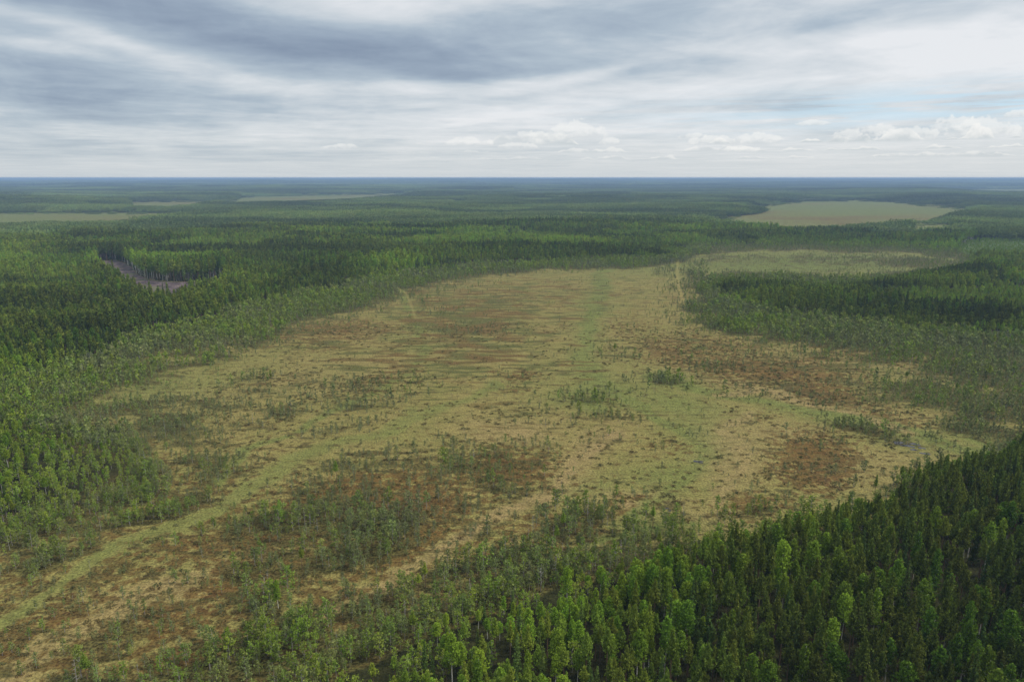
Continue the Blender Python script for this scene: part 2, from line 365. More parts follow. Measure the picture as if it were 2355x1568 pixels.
# drawn out features: points, half width, what, amount
LINES = [
    ([(1385, 625), (1372, 700), (1352, 760), (1342, 830), (1365, 880), (1420, 915), (1490, 945), (1570, 985), (1615, 1035), (1600, 1080), (1545, 1120), (1505, 1165), (1470, 1215)], 20, 'green', .85),
    ([(1342, 830), (1355, 890), (1345, 940)], 34, 'green', .8),
    ([(1480, 872), (1640, 903), (1780, 925), (1900, 950), (2050, 985), (2200, 1035), (2320, 1040)], 16, 'green', .9),
    ([(2350, 890), (2200, 860), (2040, 838), (1900, 828)], 6, 'tan', .5),
    ([(1640, 905), (1760, 893), (1880, 925), (1990, 965), (2080, 1000)], 8, 'tan', 1.0),
    ([(903, 652), (936, 682), (955, 740), (968, 800), (930, 850), (840, 900), (740, 950), (640, 1010), (560, 1060), (470, 1110)], 10, 'green', .8),
    ([(800, 1420), (900, 1335), (1000, 1262), (1090, 1215), (1210, 1170), (1310, 1120), (1350, 1060), (1430, 1010)], 18, 'tan', 1.0),
    ([(1270, 1300), (1400, 1245), (1530, 1215), (1600, 1190)], 10, 'green', .9),
    ([(1640, 1140), (1700, 1060), (1660, 990), (1700, 960)], 16, 'tan', .8),
    ([(-60, 1450), (120, 1362), (300, 1262), (440, 1195), (560, 1120), (720, 1045), (900, 985), (1060, 925), (1160, 880)], 14, 'green', .6),
    ([(380, 1225), (460, 1170), (560, 1110)], 22, 'green', .6),
    ([(0, 1568), (150, 1470), (330, 1380), (480, 1330)], 30, 'tan', .8),
]
def lines(px, py, what):
    v = np.zeros(px.shape)
    for pts, w, k, a in LINES:
        if k == what:
            d = line_d(px, py, pts, 1.6)
            v = np.maximum(v, a * (1 - sst(d, w * .5, w * 1.8)))
    return v

def blobs(px, py, items, k):
    v = np.zeros(px.shape)
    for it in items:
        x0, y0, hw, hh, sl, a = it[:6]
        dx = px - x0
        dy = py - y0 - dx * sl
        q = (dx / hw) ** 2 + (dy / hh) ** 2
        v = np.maximum(v, a * np.exp(-q * k))
    return v

def warp(x, y):
    px, py = to_map(x, y)
    s = np.clip((py - 408) / 600, 0.02, 2)
    a = fbm(x / 38.0, y / 38.0, 11, 4) - 0.5
    b = fbm(x / 38.0, y / 38.0, 23, 4) - 0.5
    far = sst(s, 0.05, 0.3)
    a2 = fbm(x / 400.0, y / 400.0, 31, 3) - 0.5
    return px + s * 130 * a + (1 - far) * 40 * a2, py + s * 46 * b * far + (1 - far) * 6 * (fbm(x / 500., y / 900., 37, 3) - .5) * s * 3, px, py

def stands(x, y, size):
    """patchwork of forestry stands: two random numbers per stand"""
    u = x / size + 1.6 * (fbm(x / size * .9, y / size * .9, 301, 3) - .5)
    v = y / size * 1.7 + 1.6 * (fbm(x / size * .9, y / size * .9, 311, 3) - .5)
    iu, iv = np.floor(u), np.floor(v)
    best = np.full(x.shape, 9.0)
    a, b = np.zeros(x.shape), np.zeros(x.shape)
    for i in (-1, 0, 1):
        for j in (-1, 0, 1):
            cu, cv = iu + i, iv + j
            d = (cu + .5 + .8 * (_h(cu, cv, 5) - .5) - u) ** 2 + (cv + .5 + .8 * (_h(cu, cv, 6) - .5) - v) ** 2
            m = d < best
            best = np.where(m, d, best)
            a = np.where(m, _h(cu, cv, 7), a)
            b = np.where(m, _h(cu, cv, 8), b)
    return a, b

def bog_mask(wx, wy):
    m = sst(poly_sd(wx, wy, MAIN_BOG), -4, 10)
    small = np.zeros(wx.shape)
    for p in (FAR_BOG, BOG_W1, BOG_W2, BOG_W3, BOG_E1, BOG_E3):
        small = np.maximum(small, sst(poly_sd(wx, wy, p), -7.0 if p is FAR_BOG else -3.5, 8.0 if p is FAR_BOG else 3.5))
    small *= 1 - sst(poly_sd(wx, wy, ISLAND), -1, 1)
    return m, small

def terrain(x, y):
    d = np.hypot(x, y)
    px, py = to_map(x, np.maximum(y, 1))
    amp = 7 * sst(d, 650, 1500) + 10 * sst(d, 1500, 4500) + 22 * sst(d, 5000, 20000)
    n = fbm(x / 900.0 + 3.3, y / 420.0 + 1.1, 51, 3)
    n2 = fbm(x / 5200.0 + 3.3, y / 2300.0 + 7.1, 57, 3)
    z = amp * (np.clip(n - 0.42, 0, 1) * 2.2 + np.clip(n2 - 0.45, 0, 1) * 2.0 * sst(d, 2500, 6000))
    # named rises, read off the survey
    for (mx, my, hw, hh, hz) in ((960, 486, 170, 9, 9), (1300, 530, 240, 8, 9), (1480, 527, 120, 7, 9), (560, 560, 300, 10, 4), (820, 590, 200, 12, 4), (1000, 600, 200, 8, 2),
                                 (1830, 528, 260, 7, 5), (2180, 508, 120, 5, 8), (80, 476, 260, 8, 10), (400, 552, 120, 5, 4), (640, 507, 200, 5, 6), (2060, 530, 140, 6, 4), (300, 570, 120, 6, 4)):
        z = z + hz * np.exp(-((px - mx) / hw) ** 2 - ((py - my) / hh) ** 2) * (y > 200)
    flat = np.zeros(x.shape)
    for p in (FAR_BOG, BOG_W1, BOG_W2, BOG_W3, BOG_E1, BOG_E2):
        flat = np.maximum(flat, sst(poly_sd(px, py, p), -7, 0))
    z = z * (1 - flat)
    z = np.minimum(z, 48)
    z = z + 30 * sst(d, 9000, 16000) * np.exp(-((px - 1230) / 900.0) ** 2) * (y > 0)   # the long low swell on the horizon
    return z

def fields(x, y):
    """what grows where"""
    wx, wy, px, py = warp(x, y)
    big, small = bog_mask(wx, wy)
    bog = np.maximum(big, small)
    sy = np.clip((wy - 408) / 600, 0.02, 1.3)
    edge = poly_sd(wx, wy, MAIN_BOG)
    T = np.minimum(1 - sst(edge, -42 * sy, 10 * sy), 1 - small)
    sr = poly_sd(wx, wy, FOREST_R)
    fr = sst(sr, -12, 18)
    wd = 80 + 130 * sst(1750 - wx, 0, 700)
    hr = 5.2 + 3.3 * sst(wx, 1200, 1900) + 6.8 * sst(sr, 0, wd)
    sl = poly_sd(wx, wy, FOREST_L)
    fl = sst(sl, -45, 60)
    hl = 4.6 + 3.2 * sst(220 - px, 0, 200)
    hout = 17.0 - 8.5 * sst(edge, -95 * sy, 0) + 4.0 * (fbm(x / 240., y / 160., 71, 3) - .5) * 2
    sa, sb = stands(x, y, 190.0)
    hout = hout * (1 + (.60 * sa - .36) * sst(np.hypot(x, y), 450, 700))
    nearclear = sst(poly_sd(px, py, CLEARCUT), -60, -10)
    hout = hout * (1 - nearclear) + 19 * nearclear
    rbelt = np.exp(-((px - 2000) / 420.) ** 2 - ((py - 690) / 90.) ** 2)
    hout = hout - 3.0 * rbelt
    hgt = T * hout
    tall = T.copy()
    for m, h in ((fr, hr), (fl, hl)):
        use = m > tall
        hgt = np.where(use, m * h, hgt)
        tall = np.maximum(tall, m)
    clear = sst(poly_sd(px + 4 * (wx - px) * 0.1, py, CLEARCUT), -1.0, 1.5)
    glade = sst(poly_sd(wx, wy, GREEN_GLADE), -2, 3)
    tr = np.minimum(line_d(px, py, TRACK_L), line_d(px, py, TRACK_R))
    track = 1 - sst(tr, 1.2, 5.5)
    tall = tall * (1 - clear) * (1 - track)
    # bog pines
    dens = np.zeros(x.shape)
    ph = np.full(x.shape, 4.0)
    for (x0, y0, hw, hh, slp, a, h) in PINES:
        dx = wx - x0
        dy = wy - y0 - dx * slp
        q = np.exp(-((dx / hw) ** 2 + (dy / hh) ** 2) * 0.95)
        e = a * q
        ph = np.where(e > dens, h * (0.55 + 0.45 * q), ph)
        dens = np.maximum(dens, e)
    # a belt of half grown pines all along the foot of the forest
    bw = (165 - 115 * sst(wx, 800, 1250) + 110 * sst(wx, 1580, 1700)) * sy
    bog2 = sst(wx, 1600, 1660) * (1 - sst(wy, 632, 652))
    bw = bw * (1 - .72 * bog2)
    belt = (0.95 - 0.95 * sst(edge, 8 * sy, bw)) * (edge > -34 * sy)
    ph = np.where(belt > dens, 5.8 - 3.4 * sst(edge, 0, bw), ph)
    dens = np.maximum(dens, belt)
    ph = np.where(bog2 > .5, np.minimum(ph, 2.6), ph)
    ph = ph * (1 - .22 * sst(np.hypot(x, y), 380, 560) * (wx > 500) * (wx < 1900) * (dens < .5))
    dens = dens * (1 - .6 * np.maximum(lines(wx, wy, 'green') * (np.hypot(x, y) < 330), lines(wx, wy, 'tan')))
    lf = sst(1800 - wx, 0, 600)
    eR = (.35 + .6 * lf) * sst(sr, -45 - 75 * lf, -5) * (sr < 30)
    eL = .80 * sst(sl, -80, -5) * (sl < 40)
    for e_, h_ in ((eR, 4.6 + 1.6 * sst(sr, -60, 0)), (eL, 3.4 + 1.4 * sst(sl, -60, 0))):
        ph = np.where(e_ > dens, h_, ph)
        dens = np.maximum(dens, e_)
    clump = fbm(x / 14.0 + 5, y / 8.0, 91, 3)
    far_t = sst(np.hypot(x, y), 1200, 2000)
    dens = np.clip(dens * (0.45 + .45 * sst(dens, .5, .9) + 0.95 * sst(clump, 0.32, 0.68)), 0, 1.2) + 0.03 * (wy > 640) + .20 * blobs(wx, wy, RUST, .8) + 0.10 * far_t * bog
    flow = 1 - sst(line_d(wx, wy, FLOW_L), 8, 22)
    dens = dens * (1 - flow * 0.9) * (1 - clear) * (1 - track * .8)
    ph = np.where(dens < .08, 1.8, ph)
    return dict(wx=wx, wy=wy, px=px, py=py, bog=bog, tall=tall, hgt=hgt, clear=clear, glade=glade, track=track, dens=dens, ph=ph, fr=fr, fl=fl, flow=flow)

# ------------------------------------------------------------------ materials
def mat(name):
    m = bpy.data.materials.new(name)
    m.use_nodes = True
    return m, NT(m.node_tree)

def ground_material():
    m, g = mat("bog_ground")
    out = g.n('ShaderNodeOutputMaterial')
    geo = g.n('ShaderNodeNewGeometry').outputs['Position']
    sp = g.n('ShaderNodeSeparateXYZ')
    g.link(geo, sp.inputs[0])
    X, Y, _ = sp.outputs
    def attr(name):
        a = g.n('ShaderNodeAttribute', attribute_type='GEOMETRY', attribute_name=name)
        s = g.n('ShaderNodeSeparateXYZ')
        g.link(a.outputs['Vector'], s.inputs[0])
        return s.outputs
    rust, green, dark = attr('cover_a')
    tan, floor, clear = attr('cover_b')
    strings, track, glade = attr('cover_c')
    under = attr('cover_d')[0]
    P = g.xyz(X, Y, 0.0)
    nf = g.noise(P, 1.3, 4.0, 0.65)             # tussocks
    nm = g.noise(P, 0.28, 5.0, 0.62)            # hummocks
    nm2 = g.noise(g.xyz(g.mul(X, 0.6), Y, 4.0), 0.22, 5.0, 0.62)
    nl = g.noise(P, 0.035, 4.0, 0.55)
    ns = g.noise(g.xyz(g.mul(X, 0.035), g.mul(Y, 0.17), 0.0), 1.0, 4.0, 0.55, 0.6)
    ns2 = g.noise(g.xyz(g.mul(X, 0.09), g.mul(Y, 0.30), 5.0), 1.0, 4.0, 0.6, 0.4)
    # lawn of sedge
    col = g.mix(g.ss(nl, 0.35, 0.65), (0.212, 0.174, 0.054), (0.180, 0.162, 0.046))
    col = g.mix(g.mul(g.ss(nm, 0.4, 0.7), 0.5), col, (0.228, 0.170, 0.062))
    col = g.mix(g.mul(g.clamp(g.mul(green, g.add(g.mul(ns2, 1.2), g.mul(nm, 0.8)))), 0.92), col, (0.122, 0.152, 0.036))
    col = g.mix(g.clamp(g.mul(tan, g.add(0.25, nm2))), col, (0.255, 0.180, 0.076))
    # rust coloured peat moss
    fr = g.ss(g.add(g.add(g.mul(rust, 0.62), g.mul(g.sub(nm, 0.5), 1.5)), g.mul(g.sub(ns2, 0.5), 0.7)), 0.20, 0.45)
    rc = g.mix(g.ss(nm2, 0.35, 0.65), (0.070, 0.030, 0.009), (0.150, 0.080, 0.022))
    col = g.mix(g.mul(fr, 0.88), col, rc)
    # dark dwarf shrub heath
    fd = g.ss(g.add(g.add(g.mul(dark, 0.62), g.mul(g.sub(nm2, 0.5), 1.6)), g.mul(g.sub(ns, 0.5), 0.6)), 0.30, 0.52)
    dc = g.mix(g.ss(nf, 0.35, 0.65), (0.038, 0.030, 0.010), (0.080, 0.066, 0.022))
    col = g.mix(g.mul(fd, 0.85), col, dc)
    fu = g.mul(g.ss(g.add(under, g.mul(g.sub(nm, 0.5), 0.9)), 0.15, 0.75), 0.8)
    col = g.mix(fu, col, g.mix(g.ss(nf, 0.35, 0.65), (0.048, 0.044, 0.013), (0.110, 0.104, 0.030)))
    # long low strings across the slope of the mire
    fs = g.ss(g.add(g.mul(strings, 0.20), g.add(g.mul(ns, 0.65), g.mul(ns2, 0.35))), 0.60, 0.68)
    sc = g.mix(g.ss(nl, 0.42, 0.58), (0.105, 0.060, 0.018), (0.075, 0.078, 0.020))
    col = g.mix(g.mul(fs, g.mul(g.ss(strings, 0.0, 0.4), 0.90)), col, sc)
    # low shrubby islands drawn out across the lawn
    isl = g.noise(g.xyz(g.mul(X, 0.055), g.mul(Y, 0.15), 9.0), 1.0, 5.0, 0.62, 0.5)
    fi = g.ss(g.add(isl, g.add(g.mul(dark, 0.16), g.mul(g.sub(nm, 0.5), 0.30))), 0.60, 0.67)
    col = g.mix(g.mul(fi, 0.80), col, g.mix(g.ss(nm2, 0.4, 0.6), (0.052, 0.050, 0.016), (0.092, 0.064, 0.020)))
    # little dark hummocks everywhere
    fh = g.ss(g.add(g.add(nf, g.mul(g.sub(nm, 0.5), 1.1)), g.mul(g.sub(ns2, 0.5), 0.5)), 0.52, 0.68)
    col = g.mix(g.mul(fh, 0.5), col, (0.090, 0.070, 0.022))
    col = g.mix(g.mul(g.ss(ns2, 0.45, 0.65), 0.30), col, (0.105, 0.098, 0.028))
    col = g.mix(g.mul(track, 0.28), col, (0.30, 0.235, 0.08))
    # forest floor: bilberry, moss and litter, colour blackened for the shade between trees
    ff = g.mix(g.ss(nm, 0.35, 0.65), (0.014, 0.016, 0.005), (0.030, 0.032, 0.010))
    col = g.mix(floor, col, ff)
    gl = g.mix(g.ss(nm, 0.35, 0.7), (0.060, 0.095, 0.022), (0.095, 0.130, 0.032))
    col = g.mix(glade, col, gl)
    # felled ground: brush, stumps and turned earth
    br = g.noise(g.xyz(X, g.mul(Y, 0.45), 1.0), 0.13, 6.0, 0.80)
    cc = g.ramp(br, [(0.36, (0.020, 0.015, 0.016)), (0.48, (0.075, 0.054, 0.056)), (0.58, (0.130, 0.095, 0.088)), (0.68, (0.33, 0.28, 0.23))])
    cc = g.mix(g.mul(g.ss(nl, 0.5, 0.62), 0.5), cc, (0.13, 0.14, 0.05))
    col = g.mix(clear, col, cc)
    # fine grain of the vegetation
    col = g.mix(1.0, col, g.mix(g.ss(nf, 0.30, 0.70), (0.45, 0.45, 0.45), (1.55, 1.55, 1.55)), 'MULTIPLY')
    bs = g.n('ShaderNodeBsdfPrincipled')
    g.link(col, bs.inputs['Base Color'])
    bs.inputs['Roughness'].default_value = 0.95
    bs.inputs['Specular IOR Level'].default_value = 0.1
    hgt = g.add(g.mul(nf, 0.35), g.add(g.mul(nm, 0.9), g.mul(fd, 0.3)))
    bp = g.n('ShaderNodeBump')
    bp.inputs['Strength'].default_value = 0.9
    bp.inputs['Distance'].default_value = 1.0
    g.link(hgt, bp.inputs['Height'])
    g.link(bp.outputs[0], bs.inputs['Normal'])
    g.link(bs.outputs[0], out.inputs[0])
    return m

def leaf_material(name, a, b, c, transl=0.18, light=1.0):
    """a..b along the stand's own tint (attribute 'tint'.x), c = colour of some of the clusters"""
    m, g = mat(name)
    out = g.n('ShaderNodeOutputMaterial')
    at = g.n('ShaderNodeAttribute', attribute_type='INSTANCER', attribute_name='tint')
    s = g.n('ShaderNodeSeparateXYZ')
    g.link(at.outputs['Vector'], s.inputs[0])
    lf = g.n('ShaderNodeAttribute', attribute_type='GEOMETRY', attribute_name='leaf')
    var = lf.outputs['Fac']
    col = g.mix(s.outputs[0], a, b)
    col = g.mix(g.mul(g.ss(var, 0.5, 1.0), 0.50), col, c)
    val = g.mul(g.mul(s.outputs[1], g.ss(var, 0.0, 1.0, 0.84, 1.16)), light)
    hsv = g.n('ShaderNodeHueSaturation')
    g.link(val, hsv.inputs['Value'])
    g.link(g.ss(s.outputs[2], 0.0, 1.0, 0.485, 0.515), hsv.inputs['Hue'])
    g.link(col, hsv.inputs['Color'])
    d = g.n('ShaderNodeBsdfDiffuse')
    t = g.n('ShaderNodeBsdfTranslucent')
    # a needle cluster faces many ways at once and mostly up: bend the flat face's normal
    gn = g.n('ShaderNodeNewGeometry').outputs['Normal']
    v1 = g.n('ShaderNodeVectorMath', operation='MULTIPLY_ADD')
    g.link(gn, v1.inputs[0])
    v1.inputs[1].default_value = (0.85, 0.85, 0.70)
    v1.inputs[2].default_value = (0.0, 0.0, 0.62)
    v2 = g.n('ShaderNodeVectorMath', operation='NORMALIZE')
    g.link(v1.outputs[0], v2.inputs[0])
    g.link(v2.outputs[0], d.inputs['Normal'])
    g.link(hsv.outputs[0], d.inputs[0])
    g.link(hsv.outputs[0], t.inputs[0])
    mx = g.n('ShaderNodeMixShader')
    mx.inputs[0].default_value = transl
    g.link(d.outputs[0], mx.inputs[1])
    g.link(t.outputs[0], mx.inputs[2])
    g.link(mx.outputs[0], out.inputs[0])
    return m

def bark_material(name, lo, hi, band=False):
    m, g = mat(name)
    out = g.n('ShaderNodeOutputMaterial')
    tc = g.n('ShaderNodeTexCoord').outputs['Object']
    sp = g.n('ShaderNodeSeparateXYZ')
    g.link(tc, sp.inputs[0])
    if band:
        n = g.noise(g.xyz(sp.outputs[0], sp.outputs[1], g.mul(sp.outputs[2], 6.0)), 0.8, 3.0, 0.6)
        f = g.ss(n, 0.36, 0.48)
    else:
        f = g.noise(tc, 2.0, 4.0, 0.6)
    col = g.mix(f, lo, hi)
    d = g.n('ShaderNodeBsdfPrincipled')
    d.inputs['Roughness'].default_value = 0.9
    d.inputs['Specular IOR Level'].default_value = 0.15
    g.link(col, d.inputs['Base Color'])
    g.link(d.outputs[0], out.inputs[0])
    return m

M_GROUND = ground_material()
M_PINE = leaf_material("pine_needles", (0.090, 0.118, 0.022), (0.182, 0.246, 0.028), (0.230, 0.265, 0.046))
M_SPRUCE = leaf_material("spruce_needles", (0.050, 0.082, 0.022), (0.095, 0.138, 0.030), (0.115, 0.158, 0.038))
M_BIRCH = leaf_material("birch_leaves", (0.105, 0.180, 0.020), (0.185, 0.280, 0.024), (0.235, 0.325, 0.044), 0.30)
M_BOGP = leaf_material("bog_pine_needles", (0.172, 0.192, 0.076), (0.175, 0.248, 0.024), (0.245, 0.262, 0.095))
M_FAR = leaf_material("far_forest_crowns", (0.070, 0.098, 0.032), (0.172, 0.232, 0.058), (0.185, 0.235, 0.066))
M_BARK_P = bark_material("pine_bark", (0.12, 0.075, 0.045), (0.26, 0.17, 0.11))
M_BARK_B = bark_material("birch_bark", (0.10, 0.09, 0.08), (0.72, 0.69, 0.62), True)
M_BARK_G = bark_material("grey_dead_wood", (0.22, 0.20, 0.18), (0.42, 0.39, 0.36))
M_HEATH = leaf_material("heath_twigs", (0.110, 0.080, 0.030), (0.100, 0.115, 0.045), (0.20, 0.150, 0.060), 0.1)

# ------------------------------------------------------------------ mesh helpers
def make_mesh(name, V, Fc, mats, midx=None, leaf=None):
    """V (n,3); Fc triangles (m,3)"""
    V = np.asarray(V, np.float32)
    Fc = np.asarray(Fc, np.int32)
    me = bpy.data.meshes.new(name)
    me.vertices.add(len(V))
    me.vertices.foreach_set('co', V.ravel())
    k = Fc.shape[1]
    me.loops.add(Fc.size)
    me.loops.foreach_set('vertex_index', Fc.ravel())
    me.polygons.add(len(Fc))
    me.polygons.foreach_set('loop_start', np.arange(0, Fc.size, k, dtype=np.int32))
    me.polygons.foreach_set('loop_total', np.full(len(Fc), k, np.int32))
    for m in mats:
        me.materials.append(m)
    if midx is not None:
        me.polygons.foreach_set('material_index', np.asarray(midx, np.int32))
    me.update(calc_edges=True)
    if leaf is not None:
        a = me.attributes.new('leaf', 'FLOAT', 'POINT')
        a.data.foreach_set('value', np.asarray(leaf, np.float32))
    return me

class Leaves:
    """a cloud of small needle or leaf clusters"""
    def __init__(self):
        self.V, self.L = [], []
    def add(self, pts, size, up=0.0, out=0.0, n=2, r=None, elong=1.0, lo=0.0, hi=1.0):
        r = r or rng
        pts = np.repeat(np.asarray(pts, float), n, axis=0)
        k = len(pts)
        d = r.normal(size=(k, 3))
        d /= np.linalg.norm(d, axis=1, keepdims=True) + 1e-9
        rad = pts.copy()
        rad[:, 2] = 0
        rad /= np.linalg.norm(rad, axis=1, keepdims=True) + 1e-6
        d = d + up * np.array([0, 0, 1.0]) + out * rad
        d /= np.linalg.norm(d, axis=1, keepdims=True) + 1e-9
        e = r.normal(size=(k, 3))
        e -= (e * d).sum(1, keepdims=True) * d
        e /= np.linalg.norm(e, axis=1, keepdims=True) + 1e-9
        s = size * r.uniform(0.6, 1.35, (k, 1))
        c = pts + r.normal(size=(k, 3)) * size * 0.25
        a = c - d * s * 0.5 * elong - e * s * 0.42
        b = c - d * s * 0.5 * elong + e * s * 0.42
        t = c + d * s * 0.75 * elong
        self.V.append(np.stack([a, b, t], 1).reshape(-1, 3))
        self.L.append(np.repeat(r.uniform(lo, hi, k), 3))
    def arrays(self):
        V = np.concatenate(self.V)
        return V, np.arange(len(V)).reshape(-1, 3), np.concatenate(self.L)

def tube(path, rad, sides=5):
    path = np.asarray(path, float)
    V, Fc = [], []
    for i, (p, rr) in enumerate(zip(path, rad)):
        q = path[min(i + 1, len(path) - 1)] - path[max(i - 1, 0)]
        q = q / (np.linalg.norm(q) + 1e-9)
        a = np.cross(q, [0.3, 0.9, 0.1])
        a /= np.linalg.norm(a)
        b = np.cross(q, a)
        for s in range(sides):
            t = 2 * math.pi * s / sides
            V.append(p + rr * (math.cos(t) * a + math.sin(t) * b))
    for i in range(len(path) - 1):
        for s in range(sides):
            s2 = (s + 1) % sides
            o = i * sides
            Fc.append((o + s, o + s2, o + sides + s2))
            Fc.append((o + s, o + sides + s2, o + sides + s))
    n = len(V)
    V.append(path[-1])
    for s in range(sides):
        Fc.append((n - sides + s, n - sides + (s + 1) % sides, n))
    return np.array(V), np.array(Fc)

def merge(parts):
    V, Fc, o = [], [], 0
    for v, f in parts:
        V.append(v)
        Fc.append(f + o)
        o += len(v)
    return np.concatenate(V), np.concatenate(Fc)

def trunk_of(h, r0, r, limbs=(), lean=0.0, sides=5, top=0.97):
    n = 6
    a = r.uniform(0, 6.28)
    pts = [(lean * h * (i / n) ** 2 * math.cos(a) + r.normal() * 0.03 * (i > 0), lean * h * (i / n) ** 2 * math.sin(a) + r.normal() * 0.03 * (i > 0), -0.25 + (h * top + 0.25) * i / n) for i in range(n + 1)]
    rad = [r0 * (1 - 0.88 * i / n) for i in range(n + 1)]
    parts = [tube(pts, rad, sides)]
    for (b, e, rr) in limbs:
        mid = (np.array(b) + np.array(e)) / 2 + np.array([0, 0, -0.03 * np.linalg.norm(np.array(e) - np.array(b))])
        parts.append(tube([b, mid, e], [rr, rr * .7, rr * .3], 3))
    return merge(parts)

def pine(seed, h=16.0, base=0.52, rad=1.75, nb=100, cl=7, size=0.36, n=3, limbs=14, blunt=0.95):
    r = np.random.default_rng(seed)
    L = Leaves()
    lim = []
    lob = r.uniform(0, 6.28, 3)
    for i in range(nb):
        t = (i + r.uniform(0, 1)) / nb
        t = t ** 0.86
        z = h * (base + (0.985 - base) * t)
        az = i * 2.39996 + r.uniform(-.5, .5)
        lump = 1 + 0.20 * math.sin(az + lob[0] + 5 * t) + 0.16 * math.sin(2 * az + lob[1] - 9 * t)
        prof = max(0.05, (1 - t) ** blunt) * (0.55 + 0.45 * min(1, t / 0.18))
        rr = rad * prof * lump * r.uniform(0.62, 1.25)
        rise = rr * r.uniform(0.25, 0.6)
        fr = np.linspace(0.30, 1.0, cl)
        fr = fr[: max(2, int(cl * min(1, 0.35 + rr / rad)))] if rr < rad * .5 else fr
        p = np.stack([np.cos(az) * rr * fr, np.sin(az) * rr * fr, z + rise * fr ** 1.5], 1)
        p += r.normal(size=p.shape) * 0.16
        L.add(p, size * (0.7 + 0.3 * (1 - t)), up=0.75, out=0.5, n=n, r=r, elong=1.25)
        if i < nb * .7 and len(lim) < limbs and r.random() < .35:
            lim.append(((0, 0, z - .1), (math.cos(az) * rr * .85, math.sin(az) * rr * .85, z + rise * .7), 0.045 * h / 16))
    p = np.stack([r.normal(size=6) * .05, r.normal(size=6) * .05, np.linspace(h * .955, h, 6)], 1)
    L.add(p, size * .6, up=2.0, n=2, r=r, elong=1.5)
    return L.arrays(), trunk_of(h, 0.0115 * h, r, lim, lean=r.uniform(0, .012))

def birch(seed, h=17.0, base=0.44, rad=1.7, nl=26, size=0.42, cnt=22, n=2):
    r = np.random.default_rng(seed)
    L = Leaves()
    lim = []
    for i in range(nl):
        t = (i + .5) / nl
        z = h * (base + (0.93 - base) * t)
        az = i * 2.39996 + r.uniform(-.6, .6)
        prof = math.sin(math.pi * min(1, (0.16 + 0.84 * t)) ** 0.9) ** 0.62
        rr = rad * prof * r.uniform(.65, 1.15)
        k = np.array([math.cos(az) * rr * .72, math.sin(az) * rr * .72, z + rr * .45])
        sz = rad * r.uniform(.34, .55) * (0.6 + .5 * prof)
        v = r.normal(size=(cnt, 3))
        v /= np.linalg.norm(v, axis=1, keepdims=True)
        v *= r.uniform(.5, 1.0, (cnt, 1)) ** .5
        p = k + v * np.array([sz, sz, sz * 1.35])
        L.add(p, size, up=-0.2, out=0.3, n=n, r=r)
        if i % 2 == 0:
            lim.append(((0, 0, z - rr * .3), tuple(k), 0.035))
    cz = np.linspace(base + .05, .99, int(cnt * 7))
    w = rad * .42 * np.sqrt(np.clip(1 - cz, 0.0, 1) + .02)
    p = np.stack([r.normal(size=len(cz)) * w, r.normal(size=len(cz)) * w, h * cz], 1)
    L.add(p, size, up=0.2, n=n, r=r)
    return L.arrays(), trunk_of(h, 0.0088 * h, r, lim, lean=r.uniform(0, .02))

def spruce(seed, h=17.0, base=0.10, rad=1.9, nb=130, cl=6, size=0.50, n=2):
    r = np.random.default_rng(seed)
    L = Leaves()
    for i in range(nb):
        t = ((i + r.uniform(0, 1)) / nb)
        z = h * (base + (0.985 - base) * t)
        az = i * 2.39996 + r.uniform(-.4, .4)
        rr = rad * max(0.04, (1 - t) ** .85) * (0.8 + 0.2 * math.sin(t * 40)) * r.uniform(.75, 1.15)
        fr = np.linspace(.25, 1, max(2, int(cl * (0.35 + .65 * rr / rad))))
        p = np.stack([np.cos(az) * rr * fr, np.sin(az) * rr * fr, z - rr * .30 * fr + rr * .15 * fr ** 3], 1)
        p += r.normal(size=p.shape) * .10
        L.add(p, size * (.65 + .35 * (1 - t)), up=-0.35, out=0.7, n=n, r=r, elong=1.2)
    L.add(np.stack([np.zeros(5), np.zeros(5), np.linspace(h * .95, h, 5)], 1), .3, up=2, n=2, r=r, elong=1.4)
    return L.arrays(), trunk_of(h, 0.011 * h, r, ())

def bogpine(seed, h=5.0, base=0.16, rad=1.25, nb=30, cl=5, size=0.23, n=3):
    r = np.random.default_rng(seed)
    L = Leaves()
    lim = []
    for i in range(nb):
        t = ((i + r.uniform(0, 1)) / nb)
        z = h * (base + (0.94 - base) * t)
        az = r.uniform(0, 6.28)
        prof = (0.45 + 1.2 * t * (1 - t) + 0.25 * (1 - t)) if t < .85 else .5
        rr = rad * prof * r.uniform(.55, 1.25)
        fr = np.linspace(.40, 1, cl)
        p = np.stack([np.cos(az) * rr * fr, np.sin(az) * rr * fr, z + rr * .45 * fr ** 1.5], 1)
        p += r.normal(size=p.shape) * .10
        L.add(p, size, up=0.6, out=0.3, n=n, r=r, elong=1.1)
        if r.random() < .6:
            lim.append(((0, 0, z - .1), (math.cos(az) * rr * .9, math.sin(az) * rr * .9, z + rr * .4), 0.028))
    L.add(np.stack([r.normal(size=5) * .06, r.normal(size=5) * .06, np.linspace(h * .9, h, 5)], 1), size * .8, up=1.5, n=2, r=r)
    return L.arrays(), trunk_of(h, 0.075, r, lim, lean=r.uniform(0, .05), sides=4)

def snag(seed, h=6.0):
    r = np.random.default_rng(seed)
    lim = []
    for i in range(16):
        z = h * r.uniform(.25, .93)
        az = r.uniform(0, 6.28)
        ln = (1.15 - z / h) * r.uniform(.5, 1.3)
        lim.append(((0, 0, z), (math.cos(az) * ln, math.sin(az) * ln, z + ln * r.uniform(-.1, .5)), .035))
    return trunk_of(h, 0.085, r, lim, lean=r.uniform(0, .04), sides=5)

